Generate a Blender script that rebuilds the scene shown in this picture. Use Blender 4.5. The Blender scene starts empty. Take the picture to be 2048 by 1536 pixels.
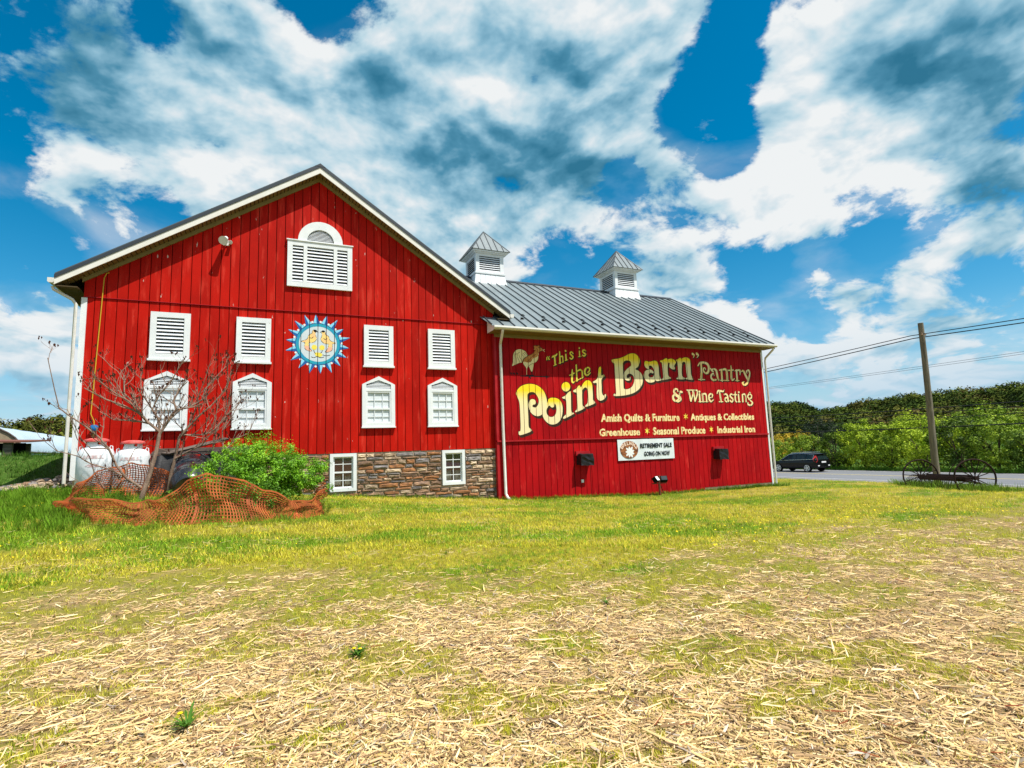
import bpy, bmesh, math, random
import numpy as np
from math import pi, sin, cos, radians, atan2, sqrt
from mathutils import Vector, Matrix
random.seed(7); rng = np.random.default_rng(11)
SC = bpy.context.scene

# ------------------------------------------------------------------ camera
F_PX, YAW, PITCH, ROLL = 1062.988, 0.42566355, 0.1241183, -0.03525947
CAM = Vector((-1.25, -17.5, 1.6))
cy_, sy_ = cos(YAW), sin(YAW)
_f = Vector((sy_ * cos(PITCH), cy_ * cos(PITCH), sin(PITCH)))
_r = Vector((cy_, -sy_, 0)); _u = _r.cross(_f)
_r2 = cos(ROLL) * _r + sin(ROLL) * _u; _u2 = -sin(ROLL) * _r + cos(ROLL) * _u
cd = bpy.data.cameras.new('camera'); co = bpy.data.objects.new('camera', cd); SC.collection.objects.link(co)
cd.sensor_width = 36; cd.lens = 36 * F_PX / 2048; cd.clip_end = 6000; cd.clip_start = 0.05
co.matrix_world = Matrix(((_r2.x, _u2.x, -_f.x, CAM.x), (_r2.y, _u2.y, -_f.y, CAM.y), (_r2.z, _u2.z, -_f.z, CAM.z), (0, 0, 0, 1)))
SC.camera = co

# ------------------------------------------------------------------ light: sun high, front-right of the gable
SUN = Vector((0.633, -1.0, 2.227)).normalized()
sl = bpy.data.lights.new('sun', 'SUN'); so = bpy.data.objects.new('sun', sl); SC.collection.objects.link(so)
sl.energy = 5.0; sl.angle = radians(0.53); sl.color = (1.0, 0.955, 0.88)
so.rotation_euler = SUN.to_track_quat('Z', 'Y').to_euler()
so.location = (0, 0, 40)
SC.view_settings.view_transform = 'Standard'; SC.view_settings.look = 'None'
SC.view_settings.exposure = 0.34; SC.view_settings.gamma = 1.0
try: SC.view_settings.use_curve_mapping = False
except Exception: pass
SC.cycles.max_bounces = 6; SC.cycles.diffuse_bounces = 3; SC.cycles.glossy_bounces = 3
SC.cycles.transmission_bounces = 4; SC.cycles.transparent_max_bounces = 8
SC.cycles.caustics_reflective = False; SC.cycles.caustics_refractive = False

# ------------------------------------------------------------------ sky: Nishita with procedural clouds laid out by direction
W_ = bpy.data.worlds.new('World'); SC.world = W_; W_.use_nodes = True
nt = W_.node_tree; N = nt.nodes; LK = nt.links
for n in list(N): N.remove(n)
def nd(t, **kw):
    n = N.new(t)
    for k, v in kw.items(): setattr(n, k, v)
    return n
def mth(op, a, b=None, c=None, clamp=False):
    n = nd('ShaderNodeMath', operation=op, use_clamp=clamp)
    for i, v in enumerate((a, b, c)):
        if v is None: continue
        if isinstance(v, (int, float)): n.inputs[i].default_value = v
        else: LK.new(v, n.inputs[i])
    return n.outputs[0]
def vmth(op, a, b=None, scale=None):
    n = nd('ShaderNodeVectorMath', operation=op)
    for i, v in enumerate((a, b)):
        if v is None: continue
        if isinstance(v, (tuple, Vector)): n.inputs[i].default_value = tuple(v)
        else: LK.new(v, n.inputs[i])
    if scale is not None:
        if isinstance(scale, (int, float)): n.inputs['Scale'].default_value = scale
        else: LK.new(scale, n.inputs['Scale'])
    return n
def mapr(v, a, b, c=0.0, d=1.0, smooth=True):
    n = nd('ShaderNodeMapRange'); n.interpolation_type = 'SMOOTHSTEP' if smooth else 'LINEAR'
    LK.new(v, n.inputs[0])
    for i, x in zip((1, 2, 3, 4), (a, b, c, d)): n.inputs[i].default_value = x
    return n.outputs[0]
def noise(vec, scale, detail, rough=0.55, dist=0.0):
    n = nd('ShaderNodeTexNoise'); n.inputs['Scale'].default_value = scale; n.inputs['Detail'].default_value = detail
    n.inputs['Roughness'].default_value = rough; n.inputs['Distortion'].default_value = dist
    LK.new(vec, n.inputs['Vector']); return n.outputs['Fac']
def mix(fac, a, b):
    n = nd('ShaderNodeMix'); n.data_type = 'RGBA'
    if isinstance(fac, (int, float)): n.inputs[0].default_value = fac
    else: LK.new(fac, n.inputs[0])
    for i, v in ((6, a), (7, b)):
        if isinstance(v, tuple): n.inputs[i].default_value = (*v, 1)
        else: LK.new(v, n.inputs[i])
    return n.outputs[2]
tc = nd('ShaderNodeTexCoord').outputs['Generated']
dirn = vmth('NORMALIZE', tc).outputs[0]
sky = nd('ShaderNodeTexSky'); sky.sky_type = 'NISHITA'; sky.sun_disc = False
sky.sun_elevation = math.asin(SUN.z); sky.sun_rotation = atan2(SUN.x, SUN.y)
sky.altitude = 150; sky.air_density = 1.0; sky.dust_density = 0.5; sky.ozone_density = 2.5
hs = nd('ShaderNodeHueSaturation'); hs.inputs['Hue'].default_value = 0.482; hs.inputs['Saturation'].default_value = 1.5; hs.inputs['Value'].default_value = 1.55
LK.new(sky.outputs[0], hs.inputs['Color'])
skyc = hs.outputs[0]
sx = nd('ShaderNodeSeparateXYZ'); LK.new(dirn, sx.inputs[0]); dz = sx.outputs[2]
den = mth('ADD', mth('MAXIMUM', dz, 0.0), 0.16)
q = vmth('SCALE', dirn, scale=mth('DIVIDE', 1.0, den)).outputs[0]          # cloud-deck coordinates
warp = nd('ShaderNodeTexNoise'); warp.inputs['Scale'].default_value = 1.1; warp.inputs['Detail'].default_value = 3
LK.new(q, warp.inputs['Vector'])
qw = vmth('ADD', q, vmth('SCALE', vmth('SUBTRACT', warp.outputs['Color'], (0.5, 0.5, 0.5)).outputs[0], scale=0.55).outputs[0]).outputs[0]
pd = vmth('MULTIPLY', dirn, (1.0, 1.0, 1.75)).outputs[0]                       # puffs, a little flattened
pq = vmth('ADD', vmth('SCALE', pd, scale=1.0).outputs[0], vmth('SCALE', q, scale=0.22).outputs[0]).outputs[0]
wv = vmth('SCALE', vmth('SUBTRACT', warp.outputs['Color'], (0.5, 0.5, 0.5)).outputs[0], scale=0.22).outputs[0]
pw_ = vmth('ADD', pq, wv).outputs[0]
n1 = noise(pw_, 3.6, 10, 0.60)
sunq = (SUN.x * 0.030, SUN.y * 0.030, SUN.z * 0.055)
n1L = noise(pw_, 3.6, 5, 0.50)
n1s = noise(vmth('ADD', pw_, sunq).outputs[0], 3.6, 5, 0.50)
n2 = noise(vmth('ADD', pw_, (5.3, 1.7, 0)).outputs[0], 2.2, 4, 0.5)
n3 = noise(vmth('ADD', pw_, (9.3, 4.7, 0)).outputs[0], 15.0, 8, 0.65)
def blobs(lst):
    acc = None
    for az, el, rad, w in lst:
        c = Vector((sin(radians(az)) * cos(radians(el)), cos(radians(az)) * cos(radians(el)), sin(radians(el))))
        dd = vmth('DISTANCE', dirn, c).outputs['Value']
        b = mapr(dd, 0.0, 2 * sin(radians(rad) / 2), w, 0.0)
        acc = b if acc is None else mth('ADD', acc, b)
    return acc
COVER = [(46.1, 38.2, 3.4, -0.1), (51.0, 38.5, 4.0, -0.38), (49.0, 34.9, 5.6, -0.4), (48.3, 28.4, 5.3, -0.3), (44.6, 31.3, 4.8, -0.42), (48.1, 26.7, 3.5, -0.35), (42.7, 33.4, 2.7, -0.2), (50.0, 30.6, 4.0, -0.3), (37.4, 28.3, 3.9, -0.5), (29.7, 20.0, 5.6, -0.5), (49.7, 18.6, 6.5, -0.42), (53.0, 14.7, 7.4, -0.35), (61.2, 16.6, 6.2, -0.42), (57.8, 21.3, 3.6, -0.3), (66.4, 12.0, 5.4, -0.4), (58.4, 22.9, 3.0, -0.28), (53.5, 11.3, 4.5, -0.2), (-20.7, 19.4, 4.1, -0.35), (-18.6, 14.5, 6.8, -0.35), (-9.6, 22.4, 3.0, -0.28), (-20.8, 32.5, 6.0, -0.1), (6.7, 39.5, 6.3, -0.22), (2.9, 40.7, 3.3, -0.2), (-12.9, 25.3, 3.2, -0.2), (-19.8, 23.4, 3.1, -0.2), (-19.6, 11.5, 3.1, -0.15), (54.9, -0.1, 3.2, 0), (33.1, 38.0, 15.9, 0.24), (38.2, 32.0, 12.6, 0.28), (23.9, 29.5, 21.4, 0.22), (44.4, 39.7, 3.4, 0.2), (0.1, 34.6, 11.1, 0.24), (-5.2, 36.5, 7.6, 0.2), (-12.8, 31.1, 9.1, 0.12), (12.6, 24.7, 14.6, 0.18), (-16.3, 24.0, 6.0, 0.1), (7.2, 33.2, 9.1, 0.2), (62.9, 30.9, 12.7, 0.26), (69.1, 23.6, 9.8, 0.3), (52.5, 23.5, 8.4, 0.3), (56.9, 24.1, 4.7, 0.18), (47.0, 29.8, 3.0, 0.45), (65.5, 18.3, 8.6, 0.25), (55.9, 14.6, 5.9, 0.15), (42.7, 22.1, 10.3, 0.2), (63.5, 14.8, 5.4, 0.15), (57.5, 10.7, 4.6, 0.15), (65.8, 6.8, 5.0, 0.15), (24.3, 38.5, 9.3, 0.2), (-19.1, 31.1, 7.9, 0.05), (-13.1, 29.2, 6.8, 0.12), (-19.4, 27.1, 4.3, 0.1), (53.6, 29.7, 3.2, 0.15), (57.4, 13.0, 4.2, 0.2), (52.5, 19.4, 3.4, 0.15), (-16.6, 12.0, 6.3, 0.25), (-18.0, 9.4, 6.5, 0.2), (-9.9, 27.3, 7.4, 0.15), (-15.1, 20.4, 5.3, 0.2), (55.5, 22.8, 7.0, 0.2), (39.8, 17.1, 8.0, 0.2), (64.4, 7.8, 6.5, 0.2)]
DARK = [(28.5, 29.3, 12.7, 0.32), (19.8, 26.3, 10.2, 0.29), (32.8, 34.7, 7.0, 0.22), (9.9, 37.6, 7.1, 0.32), (37.3, 19.4, 13.6, -0.11), (4.6, 34.1, 7.0, -0.18), (38.8, 38.8, 7.1, -0.18), (52.5, 23.5, 6.7, -0.14), (58.2, 34.8, 7.3, -0.14), (-3.0, 39.5, 6.1, 0.29), (-17.6, 28.5, 9.1, 0.4), (-19.2, 32.4, 8.6, 0.29), (63.4, 29.2, 6.8, 0.4), (68.8, 23.7, 6.7, 0.47), (68.4, 18.2, 5.9, 0.5), (68.8, 30.5, 4.8, 0.29), (15.4, 30.8, 7.8, 0.25), (37.3, 19.4, 10.9, 0.07), (-11.5, 35.8, 7.3, 0.25), (52.9, 22.5, 3.9, 0.18)]
CLEAR = [(50.3, 37.2, 5.4, -0.6), (47.8, 32.8, 5.7, -0.6), (49.9, 20.0, 6.5, -0.5), (60.1, 16.9, 5.9, -0.5), (66.4, 12.0, 5.0, -0.4), (-18.8, 17.9, 4.8, -0.4)]

cover = mth('ADD', mth('ADD', mth('MULTIPLY', mth('SUBTRACT', n1, 0.15), 2.75), mth('MULTIPLY', n3, 0.46)), blobs(COVER))
alpha = mapr(cover, 1.04, 1.30)
veil = mapr(noise(vmth('ADD', qw, (3.1, 8.2, 0)).outputs[0], 1.25, 7, 0.55), 0.44, 0.70, 0.0, 0.42)
veil = mth('ADD', veil, blobs(CLEAR), clamp=True)
alpha = mth('MAXIMUM', alpha, veil)
thick = mapr(cover, 1.05, 1.7)
relief = mth('MULTIPLY', mth('SUBTRACT', n1L, n1s), 3.6)
lum = mth('ADD', mth('SUBTRACT', 0.83, mth('MULTIPLY', thick, 0.06)), relief)
lum = mth('ADD', lum, mth('MULTIPLY', mth('SUBTRACT', n2, 0.5), 1.0))
lum = mth('ADD', lum, mth('MULTIPLY', mth('SUBTRACT', n3, 0.5), 0.40))
lum = mth('SUBTRACT', lum, blobs(DARK))
lum = mth('ADD', lum, 0.0, clamp=True)
cr = nd('ShaderNodeValToRGB'); LK.new(lum, cr.inputs[0])
e = cr.color_ramp.elements
e[0].position = 0.0; e[0].color = (0.35, 2.0, 3.3, 1)
e[1].position = 1.0; e[1].color = (9.8, 10.1, 10.2, 1)
for p_, c_ in ((0.25, (0.9, 3.1, 4.7)), (0.5, (3.0, 5.6, 7.2)), (0.72, (5.9, 7.9, 8.9)), (0.88, (8.2, 9.1, 9.6))):
    x = e.new(p_); x.color = (*c_, 1)
colr = mix(alpha, skyc, cr.outputs[0])
# pale air low over the horizon
hz = mapr(dz, 0.0, 0.22, 0.85, 0.0)
colr = mix(mth('MULTIPLY', hz, 0.9), colr, (4.3, 6.9, 9.0))
colr = mix(mapr(dz, -0.02, 0.0, 1.0, 0.0), colr, (0.9, 1.0, 0.7))
bg = nd('ShaderNodeBackground'); bg.inputs['Strength'].default_value = 0.07
LK.new(colr, bg.inputs['Color'])
wo = nd('ShaderNodeOutputWorld'); LK.new(bg.outputs[0], wo.inputs[0])

# ================================================================== helpers
def link(o, parent=None):
    SC.collection.objects.link(o)
    if parent is not None: o.parent = parent
    return o
def tag(o, label=None, cat=None, group=None, kind=None):
    if label: o['label'] = label
    if cat: o['category'] = cat
    if group: o['group'] = group
    if kind: o['kind'] = kind
    return o
def empty(name, loc=(0, 0, 0), rz=0.0, label=None, cat=None, group=None):
    o = bpy.data.objects.new(name, None); link(o); o.location = loc; o.rotation_euler = (0, 0, rz); o.empty_display_size = 0.2
    return tag(o, label, cat, group)
def np_mesh(name, V, Fc, mats, attrs=None, smooth=False, mi=None):
    """V (n,3), Fc: list of faces or (m,k) array"""
    me = bpy.data.meshes.new(name)
    if isinstance(Fc, np.ndarray):
        V = np.asarray(V, dtype=np.float32); m, k = Fc.shape
        me.vertices.add(len(V)); me.vertices.foreach_set('co', V.ravel())
        me.loops.add(m * k); me.loops.foreach_set('vertex_index', Fc.astype(np.int32).ravel())
        me.polygons.add(m); me.polygons.foreach_set('loop_start', (np.arange(m) * k).astype(np.int32))
        me.update(calc_edges=True)
    else:
        me.from_pydata([tuple(v) for v in V], [], Fc); me.update()
    for mt in (mats if isinstance(mats, (list, tuple)) else [mats]): me.materials.append(mt)
    if mi is not None: me.polygons.foreach_set('material_index', np.asarray(mi, dtype=np.int32))
    if smooth: me.polygons.foreach_set('use_smooth', np.ones(len(me.polygons), dtype=bool))
    for an, (typ, data) in (attrs or {}).items():
        a = me.attributes.new(an, typ, 'POINT')
        d = np.asarray(data, dtype=np.float32)
        if typ == 'FLOAT': a.data.foreach_set('value', d.ravel())
        else:
            if d.shape[1] == 3: d = np.hstack([d, np.ones((len(d), 1), np.float32)])
            a.data.foreach_set('color', d.ravel())
    return me
def put(name, me, parent=None, loc=(0, 0, 0), rot=(0, 0, 0)):
    o = bpy.data.objects.new(name, me); link(o, parent); o.location = loc; o.rotation_euler = rot
    return o
class MB:
    def __init__(s): s.v = []; s.f = []; s.m = []
    def add(s, vs, fs, m=0):
        b = len(s.v); s.v += [tuple(v) for v in vs]; s.f += [tuple(i + b for i in f) for f in fs]; s.m += [m] * len(fs)
        return s
    def box(s, x0, x1, y0, y1, z0, z1, m=0):
        return s.add([(x0, y0, z0), (x1, y0, z0), (x1, y1, z0), (x0, y1, z0), (x0, y0, z1), (x1, y0, z1), (x1, y1, z1), (x0, y1, z1)],
                     [(0, 3, 2, 1), (4, 5, 6, 7), (0, 1, 5, 4), (1, 2, 6, 5), (2, 3, 7, 6), (3, 0, 4, 7)], m)
    def prism(s, poly, y0, y1, m=0):
        """poly: counter-clockwise (x,z) seen from -y; extruded y0 (front) to y1 (back)"""
        n = len(poly)
        vs = [(x, y0, z) for x, z in poly] + [(x, y1, z) for x, z in poly]
        return s.add(vs, [tuple(range(n)), tuple(range(2 * n - 1, n - 1, -1))] + [((i + 1) % n, i, i + n, (i + 1) % n + n) for i in range(n)], m)
    def tube(s, pts, rad, n=8, m=0, cap=True):
        pts = [Vector(p) for p in pts]; R = rad if isinstance(rad, (list, tuple)) else [rad] * len(pts)
        b = len(s.v); up = Vector((0, 0, 1)); prev = None
        for i, p in enumerate(pts):
            t = (pts[min(i + 1, len(pts) - 1)] - pts[max(i - 1, 0)]).normalized()
            if prev is None:
                a = t.orthogonal().normalized() if abs(t.z) > 0.95 else t.cross(up).normalized()
            else:
                a = (prev - t * prev.dot(t)); a = a.normalized() if a.length > 1e-6 else t.orthogonal().normalized()
            prev = a; c = t.cross(a)
            for k in range(n):
                an = 2 * pi * k / n; s.v.append(tuple(p + (a * cos(an) + c * sin(an)) * R[i]))
        for i in range(len(pts) - 1):
            for k in range(n):
                k2 = (k + 1) % n; s.f.append((b + i * n + k, b + i * n + k2, b + (i + 1) * n + k2, b + (i + 1) * n + k)); s.m.append(m)
        if cap:
            s.f.append(tuple(b + k for k in range(n))[::-1]); s.m.append(m)
            s.f.append(tuple(b + (len(pts) - 1) * n + k for k in range(n))); s.m.append(m)
        return s
    def lathe(s, prof, n=24, c=(0, 0, 0), m=0):
        b = len(s.v)
        for r, z in prof:
            for k in range(n):
                a = 2 * pi * k / n; s.v.append((c[0] + r * cos(a), c[1] + r * sin(a), c[2] + z))
        for i in range(len(prof) - 1):
            for k in range(n):
                k2 = (k + 1) % n; s.f.append((b + i * n + k, b + i * n + k2, b + (i + 1) * n + k2, b + (i + 1) * n + k)); s.m.append(m)
        return s
    def build(s, name, mats, parent=None, loc=(0, 0, 0), rot=(0, 0, 0), smooth=False, bevel=0):
        me = np_mesh(name, s.v, s.f, mats, mi=s.m if len(set(s.m)) > 1 else None, smooth=smooth)
        bm = bmesh.new(); bm.from_mesh(me); bmesh.ops.recalc_face_normals(bm, faces=bm.faces)
        if bevel: bmesh.ops.bevel(bm, geom=bm.edges[:], offset=bevel, segments=1, affect='EDGES')
        bm.to_mesh(me); bm.free()
        if smooth:
            try: me.set_sharp_from_angle(angle=radians(40))
            except Exception: pass
        return put(name, me, parent, loc, rot)

# ------------------------------------------------------------------ materials
def material(name, base, rough=0.8, var=None, scale=4.0, metal=0.0, bump=0.0, bscale=30.0, spec=0.15, attr=None, streak=None, extra=None, trans=0.0, objrand=0.0, detail=6):
    """base colour; var: second colour mixed by noise; streak: (colour, scale vec, lo, hi) worn/dirty flecks; attr: colour attribute multiplies"""
    m = bpy.data.materials.new(name); m.use_nodes = True; t = m.node_tree; n = t.nodes; l = t.links
    b = n['Principled BSDF']; b.inputs['Roughness'].default_value = rough; b.inputs['Metallic'].default_value = metal
    b.inputs['Specular IOR Level'].default_value = spec
    c = n.new('ShaderNodeTexCoord'); src = c.outputs['Object']
    def mixc(f, a, bb, blend='MIX'):
        x = n.new('ShaderNodeMix'); x.data_type = 'RGBA'; x.blend_type = blend
        if isinstance(f, (int, float)): x.inputs[0].default_value = f
        else: l.new(f, x.inputs[0])
        for i, v in ((6, a), (7, bb)):
            if isinstance(v, tuple): x.inputs[i].default_value = (*v, 1)
            else: l.new(v, x.inputs[i])
        return x.outputs[2]
    def nz(sc, det=detail, vec=None, rgh=0.6):
        x = n.new('ShaderNodeTexNoise'); x.inputs['Detail'].default_value = det; x.inputs['Roughness'].default_value = rgh
        if isinstance(sc, tuple):
            mp = n.new('ShaderNodeMapping'); mp.inputs['Scale'].default_value = sc; l.new(vec or src, mp.inputs[0]); l.new(mp.outputs[0], x.inputs['Vector']); x.inputs['Scale'].default_value = 1
        else: x.inputs['Scale'].default_value = sc; l.new(vec or src, x.inputs['Vector'])
        return x.outputs['Fac']
    def rmp(v, lo, hi):
        x = n.new('ShaderNodeMapRange'); x.interpolation_type = 'SMOOTHSTEP'; l.new(v, x.inputs[0]); x.inputs[1].default_value = lo; x.inputs[2].default_value = hi; return x.outputs[0]
    if attr:
        a = n.new('ShaderNodeAttribute'); a.attribute_name = attr; col = a.outputs['Color']
        if base != (1, 1, 1): col = mixc(1.0, col, base, 'MULTIPLY')
    else: col = base
    if var: col = mixc(rmp(nz(scale), 0.3, 0.7), col, var)
    if streak:
        for st in (streak if isinstance(streak, list) else [streak]):
            col = mixc(rmp(nz(st[1], 5), st[2], st[3]), col, st[0])
    if objrand:
        oi = n.new('ShaderNodeObjectInfo'); mr = n.new('ShaderNodeMapRange'); l.new(oi.outputs['Random'], mr.inputs[0]); mr.inputs[3].default_value = 1 - objrand; mr.inputs[4].default_value = 1 + objrand
        vm = n.new('ShaderNodeVectorMath'); vm.operation = 'SCALE'
        if isinstance(col, tuple): vm.inputs[0].default_value = col
        else: l.new(col, vm.inputs[0])
        l.new(mr.outputs[0], vm.inputs['Scale']); col = vm.outputs[0]
    if isinstance(col, tuple): b.inputs['Base Color'].default_value = (*col, 1)
    else: l.new(col, b.inputs['Base Color'])
    if bump:
        bp = n.new('ShaderNodeBump'); bp.inputs['Strength'].default_value = bump; bp.inputs['Distance'].default_value = 0.02
        l.new(nz(bscale, 6), bp.inputs['Height']); l.new(bp.outputs[0], b.inputs['Normal'])
    if trans:
        tr = n.new('ShaderNodeBsdfTranslucent'); ms = n.new('ShaderNodeMixShader'); ms.inputs[0].default_value = trans
        if isinstance(col, tuple): tr.inputs[0].default_value = (*col, 1)
        else: l.new(col, tr.inputs[0])
        l.new(b.outputs[0], ms.inputs[1]); l.new(tr.outputs[0], ms.inputs[2]); l.new(ms.outputs[0], n['Material Output'].inputs[0])
    return m
M = {}
flk = ((0.62, 0.50, 0.44), (9.0, 9.0, 2.6), 0.695, 0.71)
M['red'] = material('red_barn_paint', (0.50, 0.009, 0.003), 0.6, (0.36, 0.006, 0.002), (1.1, 1.1, 0.5), objrand=0.11, bump=0.10, bscale=(60., 60., 3.), spec=0.08,
                    streak=[((0.58, 0.035, 0.02), (6.0, 6.0, 0.8), 0.52, 0.72), ((0.26, 0.008, 0.004), (12.0, 12.0, 1.4), 0.62, 0.80), flk])
M['red_wing'] = material('red_wing_paint', (0.42, 0.005, 0.007), 0.6, (0.30, 0.003, 0.006), (1.0, 1.0, 0.6), objrand=0.10, bump=0.08, bscale=(60., 60., 3.), spec=0.08,
                         streak=[((0.52, 0.03, 0.025), (7.0, 7.0, 1.6), 0.56, 0.80), ((0.22, 0.004, 0.004), (12.0, 12.0, 1.4), 0.62, 0.80), ((0.6, 0.45, 0.42), (11.0, 11.0, 2.2), 0.75, 0.77)])
M['red_trim'] = material('red_trim_paint', (0.42, 0.02, 0.025), 0.45, (0.34, 0.01, 0.015), 3.0)
M['groove'] = material('dark_red_backing', (0.03, 0.003, 0.003), 0.9)
M['white'] = material('white_trim_paint', (0.78, 0.80, 0.80), 0.5, (0.70, 0.73, 0.74), 3.0, streak=((0.45, 0.44, 0.40), (6., 6., 6.), 0.68, 0.74), bump=0.05)
M['slat'] = material('white_slat_paint', (0.76, 0.78, 0.79), 0.55, (0.68, 0.70, 0.72), 6.0)
M['cover'] = material('black_plastic_cover', (0.010, 0.010, 0.012), 0.5, spec=0.3, bump=0.5, bscale=7.0)
M['black'] = material('dark_void', (0.006, 0.006, 0.006), 0.9)
M['soffit'] = material('tan_soffit_vinyl', (0.20, 0.15, 0.06), 0.6, (0.165, 0.12, 0.05), 5.0)
M['soffit_trim'] = material('tan_trim_board', (0.27, 0.215, 0.09), 0.5, (0.23, 0.18, 0.075), 5.0)
M['fascia'] = material('white_fascia', (0.78, 0.76, 0.70), 0.45, (0.70, 0.68, 0.62), 2.5)
M['gutter'] = material('white_gutter_metal', (0.72, 0.70, 0.64), 0.35, (0.60, 0.58, 0.52), (1.5, 6., 6.), spec=0.5)
M['roof'] = material('grey_green_metal_roof', (0.19, 0.225, 0.235), 0.40, (0.16, 0.195, 0.205), 1.2, spec=0.6, objrand=0.10, streak=((0.26, 0.29, 0.29), (3., .5, 3.), 0.58, 0.75))
M['roof_dark'] = material('dark_roof_edge', (0.03, 0.036, 0.045), 0.45, spec=0.5)
M['seam'] = material('roof_seam_metal', (0.075, 0.09, 0.10), 0.45, spec=0.4)
M['stoneA'] = material('brown_field_stone', (0.36, 0.22, 0.13), 0.9, (0.17, 0.11, 0.08), 7.0, bump=0.6, bscale=18.0, objrand=0.35)
M['stoneB'] = material('grey_field_stone', (0.27, 0.245, 0.23), 0.9, (0.14, 0.12, 0.12), 7.0, bump=0.6, bscale=18.0, objrand=0.35)
M['stoneC'] = material('tan_field_stone', (0.62, 0.48, 0.33), 0.9, (0.26, 0.17, 0.11), 7.0, bump=0.6, bscale=18.0, objrand=0.3)
M['stoneD'] = material('rust_field_stone', (0.42, 0.19, 0.08), 0.9, (0.18, 0.09, 0.05), 7.0, bump=0.6, bscale=18.0, objrand=0.3)
M['mortar'] = material('lime_mortar', (0.50, 0.41, 0.30), 0.95, (0.36, 0.28, 0.2), 5.0, bump=0.5, bscale=25.0)
M['concrete'] = material('weathered_concrete', (0.34, 0.24, 0.17), 0.9, (0.25, 0.17, 0.12), 4.0, bump=0.3)
M['glass'] = material('dark_window_glass', (0.015, 0.02, 0.02), 0.08, spec=0.8)
M['blind'] = material('white_window_blind', (0.72, 0.76, 0.78), 0.5, (0.62, 0.68, 0.72), (1., 1., 26.))
M['curtain'] = material('grey_lace_curtain', (0.28, 0.29, 0.25), 0.8, (0.12, 0.13, 0.11), (22., 1., 1.))
M['yellow'] = material('yellow_gas_pipe', (0.55, 0.34, 0.03), 0.45)
M['blue'] = material('blue_regulator', (0.02, 0.16, 0.42), 0.4)
M['cream'] = material('cream_sign_paint', (0.88, 0.72, 0.38), 0.6, (0.84, 0.66, 0.30), 5.0)
M['pantry'] = material('buff_sign_paint', (0.90, 0.64, 0.20), 0.6, (0.90, 0.76, 0.42), (3., 3., 3.))
M['yel'] = material('yellow_sign_paint', (0.85, 0.66, 0.05), 0.6, (0.88, 0.72, 0.12), 5.0)
M['dkp'] = material('dark_brown_sign_paint', (0.035, 0.02, 0.012), 0.6)
M['brownp'] = material('brown_sign_paint', (0.45, 0.16, 0.03), 0.6, (0.62, 0.28, 0.08), 9.0)
M['blackp'] = material('black_sign_paint', (0.012, 0.012, 0.014), 0.6)
M['palegrey'] = material('pale_blue_grey_paint', (0.62, 0.68, 0.70), 0.6, (0.56, 0.63, 0.66), 4.0)
M['teal'] = material('teal_sign_paint', (0.02, 0.36, 0.42), 0.55, (0.03, 0.28, 0.50), 6.0)
M['ltblue'] = material('light_blue_sign_paint', (0.26, 0.62, 0.82), 0.55)
M['dkblue'] = material('deep_blue_sign_paint', (0.02, 0.12, 0.36), 0.55)
M['whitep'] = material('white_sign_paint', (0.8, 0.8, 0.78), 0.6)
M['orangep'] = material('orange_bird_paint', (0.88, 0.54, 0.24), 0.6, (0.90, 0.68, 0.20), 6.0)
M['pinkp'] = material('peach_bird_paint', (0.85, 0.45, 0.30), 0.6)
def grad_material():
    m = bpy.data.materials.new('yellow_to_cream_letter_paint'); m.use_nodes = True; t = m.node_tree; n = t.nodes; l = t.links
    b = n['Principled BSDF']; b.inputs['Roughness'].default_value = 0.6; b.inputs['Specular IOR Level'].default_value = 0.25
    a = n.new('ShaderNodeAttribute'); a.attribute_name = 'grad'
    r = n.new('ShaderNodeValToRGB'); l.new(a.outputs['Fac'], r.inputs[0]); e = r.color_ramp.elements
    e[0].position = 0.50; e[0].color = (0.86, 0.72, 0.40, 1); e[1].position = 0.86; e[1].color = (0.92, 0.66, 0.01, 1)
    x = e.new(0.66); x.color = (0.86, 0.74, 0.34, 1)
    l.new(r.outputs[0], b.inputs['Base Color']); return m
M['grad'] = grad_material()

# ------------------------------------------------------------------ painted marks: outlines turned into thin paint films, split board by board
def smooth_poly(P, n=4):
    P = np.array(P, float); m = len(P); out = []
    for i in range(m):
        p0, p1, p2, p3 = P[i - 1], P[i], P[(i + 1) % m], P[(i + 2) % m]
        for k in range(n):
            t = k / n; out.append(0.5 * ((2 * p1) + (-p0 + p2) * t + (2 * p0 - 5 * p1 + 4 * p2 - p3) * t * t + (-p0 + 3 * p1 - 3 * p2 + p3) * t ** 3))
    return np.array(out)
def sd_poly(P, X, Z):
    A = P; B = np.roll(P, -1, 0); d = np.full(X.shape, 1e9); ins = np.zeros(X.shape, bool)
    for (ax, az), (bx, bz) in zip(A, B):
        ex, ez = bx - ax, bz - az; L2 = ex * ex + ez * ez + 1e-12
        t = np.clip(((X - ax) * ex + (Z - az) * ez) / L2, 0, 1)
        d = np.minimum(d, (X - ax - t * ex) ** 2 + (Z - az - t * ez) ** 2)
        c = ((az > Z) != (bz > Z)) & (X < (bx - ax) * (Z - az) / (bz - az + 1e-12) + ax); ins ^= c
    d = np.sqrt(d); return np.where(ins, d, -d)
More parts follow.
